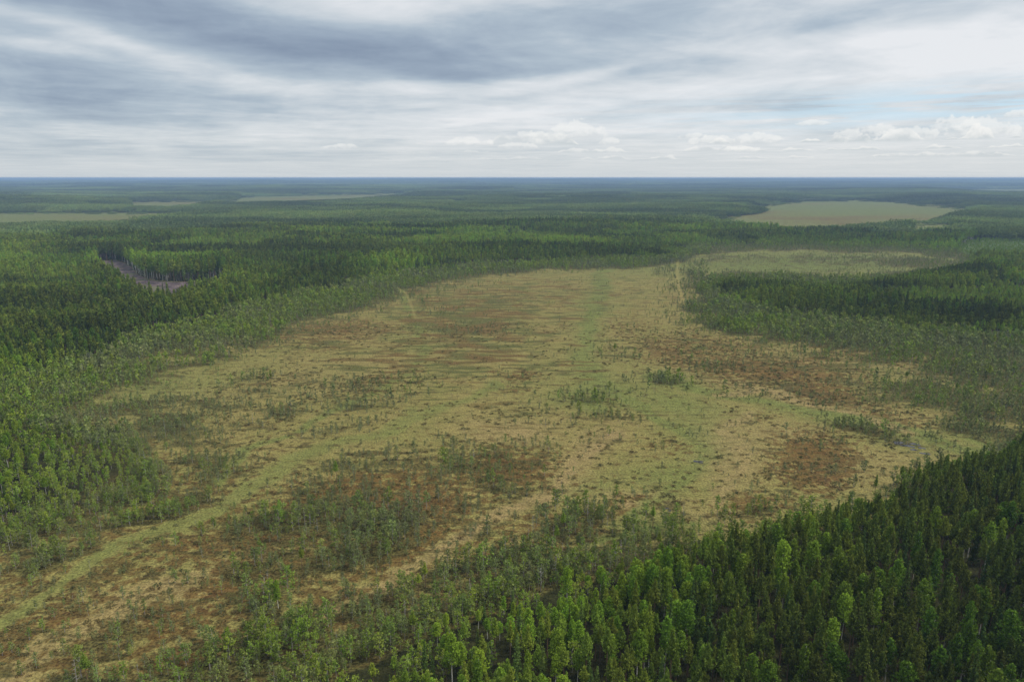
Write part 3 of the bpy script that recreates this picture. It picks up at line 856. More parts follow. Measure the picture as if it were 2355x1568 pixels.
def heath(seed):
    r = np.random.default_rng(seed)
    L = Leaves()
    k = 34
    a = r.uniform(0, 6.28, k)
    q = np.sqrt(r.uniform(0, 1, k)) * .9
    p = np.stack([np.cos(a) * q, np.sin(a) * q * .8, .06 + .38 * (1 - q) * r.uniform(.4, 1, k)], 1)
    L.add(p, .30, up=.8, n=1, r=r)
    return L.arrays()

SPEC = {
    'pine': dict(f=pine, leaf=M_PINE, bark=M_BARK_P, ref=16.0),
    'birch': dict(f=birch, leaf=M_BIRCH, bark=M_BARK_B, ref=17.0),
    'spruce': dict(f=spruce, leaf=M_SPRUCE, bark=M_BARK_P, ref=17.0),
    'bog_pine': dict(f=bogpine, leaf=M_BOGP, bark=M_BARK_G, ref=5.0),
    'dead_tree': dict(f=None, leaf=None, bark=M_BARK_G, ref=6.0),
}
NEAR = {'pine': [dict(), dict(rad=1.55, base=.56), dict(rad=2.0, nb=110, blunt=.8, base=.5), dict(rad=1.5, base=.46, blunt=1.15), dict(rad=1.85, base=.6, blunt=.75)],
        'birch': [dict(), dict(rad=2.2, nl=32), dict(rad=1.4, base=.28), dict(rad=1.9, base=.45)],
        'spruce': [dict(), dict(rad=1.5), dict(rad=2.2)],
        'bog_pine': [dict(), dict(rad=1.0, nb=22), dict(rad=1.5, nb=34, base=.1), dict(rad=1.1, nb=20, base=.32), dict(rad=1.3, nb=24)],
        'dead_tree': [dict()] * 3}
LOW = {'pine': [dict(nb=30, cl=4, size=1.0, n=2, limbs=0), dict(nb=26, cl=4, size=.95, n=2, rad=1.6, limbs=0), dict(nb=30, cl=4, size=1.0, n=2, rad=2.2, blunt=.5, limbs=0)],
       'birch': [dict(nl=12, cnt=10, size=.85, n=1), dict(nl=13, cnt=10, size=.85, n=1, rad=2.1)],
       'spruce': [dict(nb=42, cl=3, size=.95, n=2), dict(nb=40, cl=3, size=.9, n=2, rad=1.5)],
       'bog_pine': [dict(nb=14, cl=4, size=.62, n=1), dict(nb=12, cl=4, size=.6, n=1, rad=1.05)],
       'dead_tree': [dict()]}

def build_protos(kind, variants, lod, seed0):
    res = []
    s = SPEC[kind]
    for i, kw in enumerate(variants):
        if s['f'] is None:
            tv, tf = snag(seed0 + i)
            tm = make_mesh(f'{kind}_trunk', tv, tf, [s['bark']])
            res.append(dict(crown=None, trunk=tm, both=tm))
            continue
        (cv, cf, cl), (tv, tf) = s['f'](seed0 + i, **kw)
        cm = tm = None
        if lod == 0:
            cm = make_mesh(f'{kind}_crown', cv, cf, [s['leaf']], leaf=cl)
            tm = make_mesh(f'{kind}_trunk', tv, tf, [s['bark']])
        V = np.concatenate([cv, tv])
        Fc = np.concatenate([cf, tf + len(cv)])
        both = make_mesh(f'{kind}_whole', V, Fc, [s['leaf'], s['bark']], np.r_[np.zeros(len(cf)), np.ones(len(tf))], np.r_[cl, np.full(len(tv), .5)])
        res.append(dict(crown=cm, trunk=tm, both=both))
    return res
PROT0 = {k: build_protos(k, v, 0, 100 + 10 * i) for i, (k, v) in enumerate(NEAR.items())}
PROT1 = {k: build_protos(k, v, 1, 200 + 10 * i) for i, (k, v) in enumerate(LOW.items())}

# ------------------------------------------------------------------ the ground, one sheet
def build_ground():
    az_f = np.linspace(-47, 47, 1000)
    az_c = np.linspace(47, 313, 50)[1:-1]
    az = np.radians(np.concatenate([az_f, az_c]))
    py = np.concatenate([np.arange(1900, 700, -3.2), np.arange(700, 440, -1.5), np.arange(440, 414, -.5)])
    _, ys = from_map(np.full(py.shape, 1177.5), py)
    rr = np.concatenate([[8.0, 40.0], ys, [30000., 42000.0, 60000.0]])
    rr = np.unique(rr)
    A, Rr = np.meshgrid(az, rr)
    x, y = Rr * np.sin(A), Rr * np.cos(A)
    nR, nA = x.shape
    xf, yf = x.ravel(), y.ravel()
    z = terrain(xf, yf)
    ok = yf > 20
    f = fields(xf, np.where(ok, yf, 20.0))
    wx, wy, px, py_ = f['wx'], f['wy'], f['px'], f['py']
    near = (wy > 560) * f['bog']
    rust = blobs(wx, wy, RUST, .8)
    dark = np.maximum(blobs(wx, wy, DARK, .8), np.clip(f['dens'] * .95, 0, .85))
    green = blobs(wx, wy, GREEN, .8)
    tan = blobs(wx, wy, TAN, .8)
    lg, lt = lines(wx, wy, 'green'), lines(wx, wy, 'tan')
    green = np.maximum(np.maximum(green, f['flow'] * .55), lg)
    tan = np.maximum(tan, lt)
    open_ = 1 - .75 * np.maximum(lg, lt)
    low_l = sst(wy + (900 - wx) * .12, 980, 1200) * (1 - sst(wx, 1250, 1600))
    rust = np.maximum(rust, .42 * low_l)
    dark = np.maximum(dark, .34 * low_l)
    rust = (rust * (1 - f['flow']) + .10) * open_
    dark = dark * (1 - f['flow']) * open_
    strings = blobs(wx, wy, [(1080, 740, 230, 110, 0, 1.05), (1050, 830, 320, 60, 0, .9), (750, 790, 160, 40, 0, .8), (1600, 800, 400, 50, 0, .6), (900, 880, 500, 60, 0, .5),
                             (1300, 950, 400, 60, 0, .4), (1900, 830, 300, 40, 0, .8), (1200, 680, 400, 60, 0, .75)], .8)
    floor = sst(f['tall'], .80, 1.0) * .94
    farb = sst(np.hypot(xf, yf), 1300, 1800)
    fn = fbm(xf / 260., yf / 200., 261, 4)
    rust = rust * (1 - farb) + farb * (.15 + 1.3 * (fn - .45))
    dark = dark * (1 - farb) + farb * .34
    green = green * (1 - farb) + farb * (1.0 - 1.6 * (fn - .5))
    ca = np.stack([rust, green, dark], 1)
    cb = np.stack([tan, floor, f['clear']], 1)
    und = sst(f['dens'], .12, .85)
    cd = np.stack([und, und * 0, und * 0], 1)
    cc = np.stack([strings, f['track'], f['glade']], 1)
    V = np.stack([xf, yf, z], 1)
    V = np.concatenate([V, [[0, 0, 0]]])
    i = np.arange(nR - 1)[:, None] * nA
    j = np.arange(nA)[None, :]
    j2 = (j + 1) % nA
    q = np.stack([i + j, i + nA + j, i + nA + j2, i + j2], -1).reshape(-1, 4)
    c = len(V) - 1
    tri = np.stack([np.arange(nA), (np.arange(nA) + 1) % nA, np.full(nA, c)], 1)[:, ::-1]
    me = bpy.data.meshes.new('ground')
    me.vertices.add(len(V))
    me.vertices.foreach_set('co', V.astype(np.float32).ravel())
    loops = np.concatenate([q[:, ::-1].ravel(), tri[:, ::-1].ravel()]).astype(np.int32)
    me.loops.add(len(loops))
    me.loops.foreach_set('vertex_index', loops)
    st = np.concatenate([np.arange(len(q)) * 4, len(q) * 4 + np.arange(nA) * 3]).astype(np.int32)
    tot = np.concatenate([np.full(len(q), 4), np.full(nA, 3)]).astype(np.int32)
    me.polygons.add(len(st))
    me.polygons.foreach_set('loop_start', st)
    me.polygons.foreach_set('loop_total', tot)
    me.update(calc_edges=True)
    me.polygons.foreach_set('use_smooth', np.ones(len(st), bool))
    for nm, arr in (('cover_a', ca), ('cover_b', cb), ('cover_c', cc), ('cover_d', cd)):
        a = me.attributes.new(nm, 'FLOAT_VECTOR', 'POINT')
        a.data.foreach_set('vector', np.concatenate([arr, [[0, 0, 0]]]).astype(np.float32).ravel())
    me.materials.append(M_GROUND)
    if me.polygons[0].normal.z < 0:
        me.flip_normals()
    o = bpy.data.objects.new('ground', me)
    scene.collection.objects.link(o)
    o['kind'] = 'structure'
    return o
build_ground()

# ------------------------------------------------------------------ scattering
def cells(r0, r1, step, half=46.0, seed=0):
    r = np.random.default_rng(seed)
    w = r1 * math.sin(R(half))
    gx, gy = np.meshgrid(np.arange(-w, w, step), np.arange(0, r1, step))
    gx = gx + (np.arange(gx.shape[0]) % 2)[:, None] * step * .5
    x = gx.ravel() + r.uniform(-.42, .42, gx.size) * step
    y = gy.ravel() + r.uniform(-.42, .42, gx.size) * step
    d = np.hypot(x, y)
    k = (d >= r0) & (d < r1) & (np.abs(np.arctan2(x, y)) < R(half))
    return x[k], y[k]

trees = {k: [] for k in SPEC}       # rows: x y z h tint.x tint.y tint.z d
def plant(kind, x, y, h, tx, ty, r):
    z = terrain(x, y)
    trees[kind].append(np.stack([x, y, z, h, np.clip(tx, 0, 1), ty, r.uniform(0, 1, len(x)), np.hypot(x, y)], 1))

def birchness(px, py, x, y):
    b = .08 + .30 * sst(fbm(x / 60., y / 45., 131, 3), .52, .70)
    for (x0, y0, hw, hh, a) in ((1260, 1400, 220, 60, .55), (1130, 1470, 160, 60, .45), (1500, 1330, 120, 40, .25), (1560, 1500, 300, 70, .15), (40, 1050, 150, 110, .6), (40, 900, 60, 40, .4), (640, 700, 300, 60, .20), (350, 620, 250, 25, .5),
                                (200, 740, 200, 60, .2), (1050, 540, 300, 30, .25), (2280, 565, 120, 12, .9), (1790, 1290, 40, 20, .5), (1920, 545, 200, 15, .3), (2150, 1180, 500, 120, -.08), (2100, 1450, 300, 150, -.04)):
        b = b + a * np.exp(-((px - x0) / hw) ** 2 - ((py - y0) / hh) ** 2)
    return b

def scatter_forest():
    for (r0, r1, step, seed) in ((92, 420, 3.1, 1), (420, 820, 3.1, 2), (820, 1500, 3.7, 3)):
        r = np.random.default_rng(40 + seed)
        x, y = cells(r0, r1, step, seed=seed)
        f = fields(x, y)
        u = r.uniform(0, 1, len(x))
        gaps = fbm(x / 11., y / 11., 141, 2)
        keep = (u < f['tall'] * (0.93 - .45 * (gaps < .30))) & (f['tall'] > .12)
        keep &= (f['glade'] < .35)
        x, y = x[keep], y[keep]
        g = {k: v[keep] for k, v in f.items()}
        h = g['hgt'] / np.maximum(g['tall'], .3) * g['tall'] ** .5 * r.uniform(.62, 1.16, len(x))
        h = np.clip(h, 2.5, 24) * (1 + (step - 2.6) * .04)
        stand = fbm(x / 70., y / 60., 151, 3)
        sa, sb = stands(x, y, 190.0)
        fs = sst(np.hypot(x, y), 380, 650)
        b = birchness(g['px'], g['py'], x, y) + fs * (sb > .72) * .30 - fs * (sb < .35) * .2
        stand = stand + fs * (sb - .5) * .42
        s = .10 + .25 * sst(fbm(x / 90. + 9, y / 60., 161, 3), .55, .72)
        kk = r.uniform(0, 1, len(x))
        low = (h < 8.6) & (r.uniform(0, 1, len(x)) < .95 - .6 * sst(h, 6, 8.6))
        b = np.where(h < 8, b * .35, b)
        s = np.where(h < 8, s * .3, s)
        kind = np.where(kk < b, 'birch', np.where(kk < b + s, 'spruce', 'pine'))
        tx = .46 + .30 * sst(260 - g['px'], 0, 300) + (stand - .5) * 1.6 + r.normal(size=len(x)) * .20 + .45 * g['fl'] - .10 * g['fr'] + .40 * sst(14 - h, 0, 8)
        tx = tx + .42 * np.exp(-((g['px'] - 1150) / 300.) ** 2 - ((g['py'] - 1450) / 120.) ** 2)
        tx = tx - .25 * sst(g['px'], 1700, 2300) * g['fr']
        ty = .92 + (stand - .5) * .75 + r.normal(size=len(x)) * .10
        kind = np.where((kind == 'pine') & low, 'bog_pine', kind)
        for k in ('pine', 'spruce', 'birch', 'bog_pine'):
            m = kind == k
            hh = h[m] * (r.uniform(.95, 1.15, m.sum()) if k == 'spruce' else 1.0)
            plant(k, x[m], y[m], hh, tx[m], ty[m], r)
    r = np.random.default_rng(99)
    x, y = cells(900, 1500, 3.6, seed=31)
    f = fields(x, y)
    k = (f['glade'] > .35) & (r.uniform(0, 1, len(x)) < .55)
    x, y = x[k], y[k]
    plant('birch', x, y, r.uniform(2.5, 6.0, len(x)), r.uniform(.5, 1, len(x)), r.uniform(.9, 1.1, len(x)), r)
    for (r0, r1, step, seed, hk) in ((92, 380, 2.1, 11, 1.0), (380, 760, 2.6, 12, 1.0), (760, 1500, 3.6, 13, 1.15)):
        r = np.random.default_rng(60 + seed)
        x, y = cells(r0, r1, step, seed=seed)
        f = fields(x, y)
        u = r.uniform(0, 1, len(x))
        keep = (u < f['dens'] * .95) & (f['tall'] < .8) & (f['clear'] < .1) & (f['glade'] < .4)
        x, y = x[keep], y[keep]
        h = f['ph'][keep] * .86 * np.exp(r.normal(size=len(x)) * .34) * hk
        h = np.clip(h, .9, 8.5)
        dead = r.uniform(0, 1, len(x)) < .045
        tx = .32 + .35 * np.exp(-((f['px'][keep] - 800) / 450.) ** 2 - ((f['py'][keep] - 1540) / 130.) ** 2) + .3 * sst(300 - f['px'][keep], 0, 300) + (fbm(x / 50., y / 40., 171, 3) - .5) * 1.4 + r.normal(size=len(x)) * .22 + .09 * (h - 4.5)
        ty = .95 + r.normal(size=len(x)) * .13
        bigp = (h > 6.4) & ~dead
        mp = bigp & (r.uniform(0, 1, len(x)) < .10)
        m = ~dead & ~mp
        plant('bog_pine', x[m], y[m], h[m], tx[m], ty[m], r)
        plant('pine', x[mp], y[mp], h[mp] * 1.05, np.full(mp.sum(), .85) + r.normal(size=mp.sum()) * .1, ty[mp] * 1.15, r)
        plant('dead_tree', x[dead], y[dead], h[dead] * 1.05, tx[dead], ty[dead], r)
scatter_forest()

# single trees that stand out: kind, map position of the foot, height, tints, label
STAND = [
    ('birch', 1790, 1375, 17.5, .95, 1.15, 'tallest broad bright green birch rising above the dark pines right of centre', 1),
    ('birch', 1303, 1412, 14, .8, 1.1, 'birch with long bare white trunk at the edge of the bright green birch clump', 3),
    ('birch', 1040, 1580, 14.0, .8, 1.05, 'birch with a long white stem showing at the very bottom edge left of centre', 3),
    ('birch', 2005, 1470, 14.5, .75, 1.1, 'slim birch with thin white stem alone among dark pines in the lower right', 2),
    ('birch', 1932, 1490, 15, .9, 1.15, 'broad yellow green birch crown near the bottom right among olive pines', 1),
    ('birch', 1905, 1545, 14.5, .8, 1.15, 'bright birch at the bottom edge just below the broad yellow green one', 0),
    ('birch', 1893, 1318, 13, .8, 1.05, 'rounded bright birch just right of the tallest birch in the foreground forest', 1),
    ('spruce', 2237, 1300, 13.5, .2, .8, 'dark pointed spruce on the right slope of the foreground forest', 0),
    ('birch', 640, 1398, 8.5, .7, 1.1, 'small leafy green birch standing in a clump of grey bog pines at lower left', 2),
]
STAND += [
    ('spruce', 2241, 560, 15.0, .1, .7, 'left one of the close pair of dark spruces on the bright green glade', 0),
    ('spruce', 2251, 561, 16.5, .2, .7, 'right one of the close pair of dark spruces on the bright green glade', 2),
    ('spruce', 2280, 553, 14.0, .3, .8, 'lone spruce on the bright green glade right of the close pair', 1),
]
# ------------------------------------------------------------------ individuals and masses
def project(x, y, z):
    d = y * math.cos(P_) - (z - H) * math.sin(P_)
    up = y * math.sin(P_) + (z - H) * math.cos(P_)
    return 1177.5 + F * x / d, 784.0 - F * up / d, d

NAMES = {'pine': 'pine_tree', 'birch': 'birch_tree', 'spruce': 'spruce_tree', 'bog_pine': 'bog_pine', 'dead_tree': 'dead_tree'}
CAT = {'pine': 'pine tree', 'birch': 'birch tree', 'spruce': 'spruce tree', 'bog_pine': 'bog pine', 'dead_tree': 'dead tree'}
LOOK = {'pine': ('dull brownish olive pine', 'olive green pine', 'fresh green pine'),
        'birch': ('mid green birch', 'bright green birch', 'yellow green birch'),
        'spruce': ('blackish green spruce', 'dark green spruce', 'mid green spruce'),
        'bog_pine': ('greyish stunted pine', 'grey green stunted pine', 'greener stunted pine'),
        'dead_tree': ('bare grey dead tree',) * 3}
COLS = ['at the far left edge', 'a tenth in from the left', 'a quarter in from the left', 'a third in from the left', 'just left of centre', 'just right of centre',
        'a third in from the right', 'a quarter in from the right', 'a tenth in from the right', 'at the far right edge']

def put_individual(kind, row, label, group, var=None):
    x, y, z, h, a, b, c, d = row
    ps = PROT0[kind]
    p = ps[(int(abs(x * 13 + y * 7)) if var is None else var) % len(ps)]
    root = bpy.data.objects.new(NAMES[kind], None)
    root.empty_display_size = 1.0
    root.location = (x, y, z)
    rz = (x * 3.7 + y * 1.3) % 6.28
    s = h / SPEC[kind]['ref']
    wide = 1.0 if kind == 'dead_tree' else min(1.5, (1 / max(s, .35)) ** .35)
    if kind == 'bog_pine':
        wide = 1.0
    root.rotation_euler = (0, 0, rz)
    root.scale = (s * wide, s * wide, s)
    root['label'] = label
    root['category'] = CAT[kind]
    if group:
        root['group'] = group
    scene.collection.objects.link(root)
    for nm in ('crown', 'trunk'):
        if p[nm] is None:
            continue
        o = bpy.data.objects.new(nm, p[nm])
        o.parent = root
        o['tint'] = [float(a), float(b), float(c)]
        scene.collection.objects.link(o)

def instancer(name, label, cat, rows, objs, idx, scale):
    """one mass of plants: points carrying instances of the kind's models"""
    me = bpy.data.meshes.new(name)
    n = len(rows)
    me.vertices.add(n)
    me.vertices.foreach_set('co', rows[:, :3].astype(np.float32).ravel())
    def att(nm, ty, arr, key='value'):
        a = me.attributes.new(nm, ty, 'POINT')
        a.data.foreach_set(key, arr)
    att('tint', 'FLOAT_VECTOR', rows[:, 4:7].astype(np.float32).ravel(), 'vector')
    att('siz', 'FLOAT_VECTOR', scale.astype(np.float32).ravel(), 'vector')
    rot = np.zeros((n, 3), np.float32)
    rot[:, 2] = (rows[:, 0] * 3.7 + rows[:, 1] * 1.3) % 6.28
    att('rot', 'FLOAT_VECTOR', rot.ravel(), 'vector')
    att('idx', 'INT', idx.astype(np.int32))
    ob = bpy.data.objects.new(name, me)
    scene.collection.objects.link(ob)
    ng = bpy.data.node_groups.new(name + '_scatter', 'GeometryNodeTree')
    ng.interface.new_socket('Geometry', in_out='INPUT', socket_type='NodeSocketGeometry')
    ng.interface.new_socket('Geometry', in_out='OUTPUT', socket_type='NodeSocketGeometry')
    N, Lk = ng.nodes, ng.links
    gi, go = N.new('NodeGroupInput'), N.new('NodeGroupOutput')
    iop = N.new('GeometryNodeInstanceOnPoints')
    jn = N.new('GeometryNodeJoinGeometry')
    for o in reversed(objs):
        oi = N.new('GeometryNodeObjectInfo')
        oi.inputs['Object'].default_value = o
        oi.inputs['As Instance'].default_value = True
        Lk.new(oi.outputs['Geometry'], jn.inputs[0])
    def na(nm, ty):
        a = N.new('GeometryNodeInputNamedAttribute')
        a.data_type = ty
        a.inputs['Name'].default_value = nm
        return a.outputs['Attribute']
    Lk.new(gi.outputs[0], iop.inputs['Points'])
    Lk.new(jn.outputs[0], iop.inputs['Instance'])
    iop.inputs['Pick Instance'].default_value = True
    Lk.new(na('idx', 'INT'), iop.inputs['Instance Index'])
    Lk.new(na('rot', 'FLOAT_VECTOR'), iop.inputs['Rotation'])
    Lk.new(na('siz', 'FLOAT_VECTOR'), iop.inputs['Scale'])
    Lk.new(iop.outputs[0], go.inputs[0])
    md = ob.modifiers.new('scatter', 'NODES')
    md.node_group = ng
    ob['kind'] = 'stuff'
    ob['label'] = label
    ob['category'] = cat
    return ob

MASS = {'pine': ('pine_forest', 'dense olive green pine forest around the open bog', 'pine forest'),
        'birch': ('birch_wood', 'bright green birches scattered through the pine forest', 'birch wood'),
        'spruce': ('spruce_forest', 'dark pointed spruces scattered through the pine forest', 'spruce forest'),
        'bog_pine': ('stunted_pine_scrub', 'thousands of small grey green stunted pines dotted over the bog', 'bog pines'),
        'dead_tree': ('dead_standing_wood', 'thin grey dead stems standing scattered over the bog', 'dead trees')}

def as_obj(me):
    return bpy.data.objects.new(me.name, me)

def build_trees():
    total = 0
    for kind in SPEC:
        rows = np.concatenate(trees[kind])
        # keep room round the single trees
        for (_, mx, my, hh, *_r) in STAND:
            sx, sy = from_map(mx, my)
            rad_ = 2.0
            rows = rows[np.hypot(rows[:, 0] - sx, rows[:, 1] - sy) > rad_]
            if kind != 'birch':      # the white stems show: nothing tall right in front of them
                infront = (np.abs(rows[:, 0] - sx * rows[:, 1] / sy) < 1.6) & (rows[:, 1] < sy) & (rows[:, 1] > sy - 9) & (rows[:, 3] > 7)
                rows = rows[~infront]
        px, py, dep = project(rows[:, 0], rows[:, 1], rows[:, 2] + rows[:, 3] * .75)
        inside = (px > 4) & (px < 2351) & (py > 4) & (py < 1564)
        size = np.where(inside, rows[:, 3] / dep, 0)
        order = np.argsort(-size)
        pick = order[:300]
        pick = pick[size[pick] > 0]
        rest = np.ones(len(rows), bool)
        rest[pick] = False
        hs = rows[pick, 3]
        q1, q2 = np.quantile(hs, [.33, .66])
        for i in pick:
            row = rows[i]
            ix = min(9, int(px[i] / 235.5))
            if py[i] > 1500: band = 'on the bottom edge'
            elif py[i] > 1420: band = 'just above the bottom edge'
            elif py[i] > 1340: band = 'in the lower part'
            elif py[i] > 1240: band = 'in the lower quarter'
            elif py[i] > 1100: band = 'below the middle'
            else: band = 'around mid height'
            sz = 'short' if row[3] < q1 else ('medium' if row[3] < q2 else 'tall')
            tone = LOOK[kind][0 if row[4] < .35 else (1 if row[4] < .7 else 2)]
            put_individual(kind, row, f'{sz} {tone} {band}, {COLS[ix]}', f'{CAT[kind]}s {band}, {COLS[ix]}')
        rows = rows[rest]
        total += len(rows)
        p0, p1 = PROT0[kind], PROT1[kind]
        objs = [as_obj(p['both']) for p in p0] + [as_obj(p['both']) for p in p1]
        r = np.random.default_rng(5)
        lim = 430 if kind != 'bog_pine' else 330
        idx = np.where(rows[:, 7] < lim, r.integers(0, len(p0), len(rows)), len(p0) + r.integers(0, len(p1), len(rows)))
        s = rows[:, 3] / SPEC[kind]['ref']
        wide = np.minimum(1.5, (1 / np.maximum(s, .35)) ** .35) if kind not in ('dead_tree', 'bog_pine') else np.ones(len(s))
        far = 1 + .25 * sst(rows[:, 7], 800, 1400)
        sc = np.stack([s * wide * far, s * wide * far, s], 1)
        nm, lb, ct = MASS[kind]
        instancer(nm, lb, ct, rows, objs, idx, sc)
        print(kind, len(pick), len(rows))
    for (kind, mx, my, hh, a, b, lb, var) in STAND:
        sx, sy = from_map(mx, my)
        put_individual(kind, (sx, sy, 0.0, hh, a, b, .5, 0), lb, None, var)
build_trees()

# ------------------------------------------------------------------ open water in the fen, and a pale boulder
def bog_pools():
    m, g = mat("dark_bog_water")
    out = g.n('ShaderNodeOutputMaterial')
    b = g.n('ShaderNodeBsdfPrincipled')
    b.inputs['Base Color'].default_value = (0.020, 0.015, 0.012, 1)
    b.inputs['Roughness'].default_value = 0.12
    tc = g.n('ShaderNodeTexCoord').outputs['Object']
    bp = g.n('ShaderNodeBump')
    bp.inputs['Strength'].default_value = 0.10
    bp.inputs['Distance'].default_value = 0.1
    g.link(g.noise(tc, 3.0, 2.0), bp.inputs['Height'])
    g.link(bp.outputs[0], b.inputs['Normal'])
    g.link(b.outputs[0], out.inputs[0])
    r = np.random.default_rng(9)
    for (mx, my, sx, sy) in ((2066, 1018, 2.6, 1.6), (2078, 1024, 1.5, 1.0), (2092, 1026, 1.7, 1.2), (2103, 1021, 2.0, 1.1), (2101, 1034, 1.6, .8), (2119, 1030, 1.3, 1.0), (2128, 1043, 1.6, 1.3),
                             (1605, 1061, 1.7, 1.0), (1612, 1064, .8, .5), (1533, 1169, .8, .5), (1540, 1174, .6, .4)):
        x, y = from_map(mx, my)
        n = 22
        a = np.linspace(0, 2 * math.pi, n, endpoint=False)
        q = 1 + .28 * np.sin(2 * a + r.uniform(0, 6)) + .2 * np.sin(3 * a + r.uniform(0, 6)) + r.normal(size=n) * .07
        V = np.stack([np.cos(a) * q * sx, np.sin(a) * q * sy, np.zeros(n)], 1)
        V = np.concatenate([V, [[0, 0, 0]]])
        Fc = np.array([(i, (i + 1) % n, n) for i in range(n)])
        o = bpy.data.objects.new('bog_pool', make_mesh('bog_pool', V, Fc, [m]))
        o.location = (x, y, .06)
        o['kind'] = 'structure'
        scene.collection.objects.link(o)
bog_pools()

def boulder():
    m, g = mat("pale_granite")
    out = g.n('ShaderNodeOutputMaterial')
    b = g.n('ShaderNodeBsdfPrincipled')
    tc = g.n('ShaderNodeTexCoord').outputs['Object']
    g.link(g.mix(g.noise(tc, 1.4, 5.0, .65), (0.20, 0.20, 0.19), (0.62, 0.62, 0.58)), b.inputs['Base Color'])
    b.inputs['Roughness'].default_value = .9
    g.link(b.outputs[0], out.inputs[0])
    import bmesh
    bm = bmesh.new()
    bmesh.ops.create_icosphere(bm, subdivisions=4, radius=1.0)
    co = np.array([v.co for v in bm.verts])
    n = fbm(co[:, 0] * 1.3 + 9 + co[:, 2], co[:, 1] * 1.3 + 4 - co[:, 2], 401, 4)
    for v, k in zip(bm.verts, n):
        v.co *= .65 + .7 * k
        v.co.x *= 1.6
        v.co.y *= 1.1
        v.co.z = max(v.co.z, -.3) * .8
    me = bpy.data.meshes.new('boulder')
    bm.to_mesh(me)
    bm.free()
    me.materials.append(m)
    x, y = from_map(849, 664)
    o = bpy.data.objects.new('boulder', me)
    o.location = (x, y, .3)
    o['label'] = 'pale grey boulder at the left forest foot near the little track'
    o['category'] = 'boulder'
    scene.collection.objects.link(o)
boulder()

# ------------------------------------------------------------------ the forest beyond a kilometre and a half, in patches
def patch(seed, size, cnt, h, rad, tri, fsize):
    r = np.random.default_rng(seed)
    L = Leaves()
    k = int(math.sqrt(cnt))
    gx, gy = np.meshgrid(np.arange(k), np.arange(k))
    x = (gx.ravel() + .5 + r.uniform(-.45, .45, k * k)) / k * size - size / 2
    y = (gy.ravel() + .5 + r.uniform(-.45, .45, k * k)) / k * size - size / 2
    for a, b in zip(x, y):
        hh = h * r.uniform(.70, 1.18)
        t = r.uniform(0, 1, tri) ** .8
        ang = r.uniform(0, 6.28, tri)
        rr = rad * (1 - t) ** .6 * r.uniform(.5, 1.1, tri)
        p = np.stack([np.cos(ang) * rr, np.sin(ang) * rr, hh * (.35 + .63 * t)], 1)
        L.V.append(None)
        q = Leaves()
        lo = r.uniform(0, .6)
        q.add(p, fsize, up=.8, out=.4, n=1, r=r, elong=1.2, lo=lo, hi=lo + .4)
        L.V[-1] = q.V[0] + np.array([a, b, 0])
        L.L.append(q.L[0])
    V, Fc, lf = L.arrays()
    return as_obj(make_mesh('forest_patch', V, Fc, [M_FAR], leaf=lf))

def far_forest():
    rows, idxs, scs, objs = [], [], [], []
    for (r0, r1, step, psize, cnt, hh, rad, tri, fs, seed) in (
            (1490, 3400, 22, 24, 36, 15, 2.4, 16, 1.9, 1), (3400, 9000, 48, 54, 100, 16, 3.4, 12, 3.0, 2), (9000, 42000, 210, 230, 225, 18, 10, 9, 10.0, 3)):
        base = len(objs)
        for v in range(3):
            objs.append(patch(300 + seed * 10 + v, psize, cnt, hh, rad, tri, fs))
        r = np.random.default_rng(80 + seed)
        w = r1 * math.sin(R(44))
        gx, gy = np.meshgrid(np.arange(-w, w, step), np.arange(0, r1, step))
        x, y = gx.ravel(), gy.ravel()
        d = np.hypot(x, y)
        k = (d >= r0) & (d < r1) & (np.abs(np.arctan2(x, y)) < R(43))
        x, y = x[k] + r.uniform(-.1, .1, k.sum()) * step, y[k] + r.uniform(-.1, .1, k.sum()) * step
        wx, wy, px, py = warp(x, y)
        big, small = bog_mask(wx, wy)
        bm = np.maximum(big, small)
        jit = (fbm(x / 160., y / 110., 205, 3) - .5) * 1.1 + r.normal(size=len(x)) * .12
        inside = bm + jit * (bm > .02) * (bm < .98) > .5
        keep = ~inside | ((r.uniform(0, 1, len(x)) < .35) & (bm < .985))
        inside, bmk = inside[keep], bm[keep]
        x, y = x[keep], y[keep]
        dd = np.hypot(x, y)
        sp = fbm(x / 420., y / 260., 211, 4)
        sp2 = fbm(x / 1800. + 5, y / 900., 221, 3)
        sa, sb = stands(x, y, 200.0 if r0 < 3000 else (480.0 if r0 < 8000 else 1500.0))
        sp = sp * .7 + .15 + (sb - .5) * .36
        tx = .38 + (sp - .5) * 2.0 + (sp2 - .5) * 1.0
        ty = .92 + (sp - .5) * .6 + (sp2 - .5) * .4
        z = terrain(x, y)
        rows.append(np.stack([x, y, z, np.ones(len(x)), np.clip(tx, 0, 1), ty, r.uniform(0, 1, len(x)), dd], 1))
        idxs.append(base + r.integers(0, 3, len(x)))
        hs = .70 + .35 * fbm(x / 300., y / 300., 231, 3) + .38 * sa
        hs = np.where(inside, .22, hs * (1 - .35 * sst(bmk, 0, .4)))
        scs.append(np.stack([np.where(inside, .8, 1.0), np.where(inside, .8, 1.0), hs], 1))
    rows = np.concatenate(rows)
    print('patches', len(rows))
    instancer('far_forest', 'unbroken blue green forest stretching to the horizon', 'forest', rows, objs, np.concatenate(idxs), np.concatenate(scs))
far_forest()

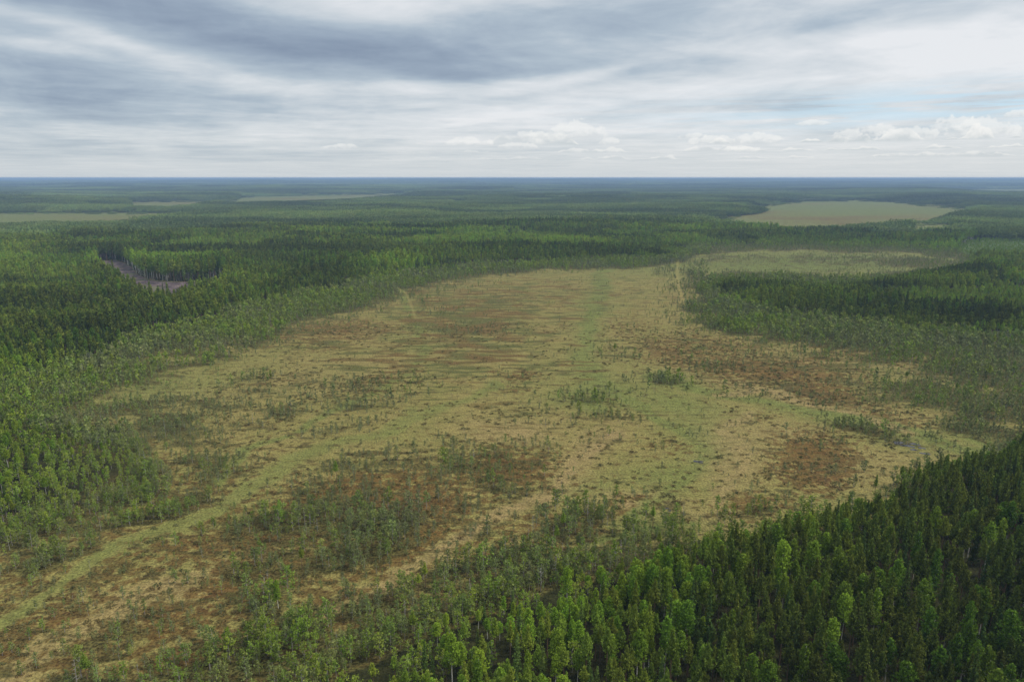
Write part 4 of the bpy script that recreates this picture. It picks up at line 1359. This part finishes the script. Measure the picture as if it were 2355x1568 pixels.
# ------------------------------------------------------------------ dwarf shrubs over the nearer bog
def shrubs():
    r = np.random.default_rng(77)
    x, y = cells(100, 520, 1.8, seed=21)
    f = fields(x, y)
    dk = np.maximum(blobs(f['wx'], f['wy'], DARK, .8), blobs(f['wx'], f['wy'], RUST, .8) * .6) * (1 - f['flow'])
    n = fbm(x / 5., y / 4., 241, 3)
    keep = (r.uniform(0, 1, len(x)) < (dk * .9 + .07) * sst(n, .30, .62)) & (f['tall'] < .4)
    x, y = x[keep], y[keep]
    s = r.uniform(.55, 1.5, len(x))
    rows = np.stack([x, y, np.zeros(len(x)), s, r.uniform(0, 1, len(x)), r.uniform(.7, 1.2, len(x)), r.uniform(0, 1, len(x)), np.hypot(x, y)], 1)
    objs = []
    for i in range(3):
        V, Fc, lf = heath(400 + i)
        objs.append(as_obj(make_mesh('heath_clump', V, Fc, [M_HEATH], leaf=lf)))
    instancer('heather', 'brown and olive dwarf shrubs covering the bog hummocks', 'heather', rows, objs, r.integers(0, 3, len(x)), np.stack([s, s, s], 1))
    print('shrubs', len(x))
shrubs()

# ------------------------------------------------------------------ haze
def haze():
    me = bpy.data.meshes.new('haze')
    x0, x1, y0, y1, z0, z1 = -62000, 62000, -62000, 62000, -1.5, 113.0
    V = [(x0, y0, z0), (x1, y0, z0), (x1, y1, z0), (x0, y1, z0), (x0, y0, z1), (x1, y0, z1), (x1, y1, z1), (x0, y1, z1)]
    me.from_pydata(V, [], [(0, 3, 2, 1), (4, 5, 6, 7), (0, 1, 5, 4), (1, 2, 6, 5), (2, 3, 7, 6), (3, 0, 4, 7)])
    m, g = mat('haze_air')
    out = g.n('ShaderNodeOutputMaterial')
    v = g.n('ShaderNodeVolumePrincipled')
    v.inputs['Color'].default_value = (0.40, 0.58, 0.84, 1)
    v.inputs['Density'].default_value = 1.05e-4
    v.inputs['Anisotropy'].default_value = 0.0
    g.link(v.outputs[0], out.inputs['Volume'])
    me.materials.append(m)
    o = bpy.data.objects.new('haze', me)
    scene.collection.objects.link(o)
    o['kind'] = 'stuff'
    o['label'] = 'thin blue haze over the distant forest'
    o['category'] = 'haze'
haze()
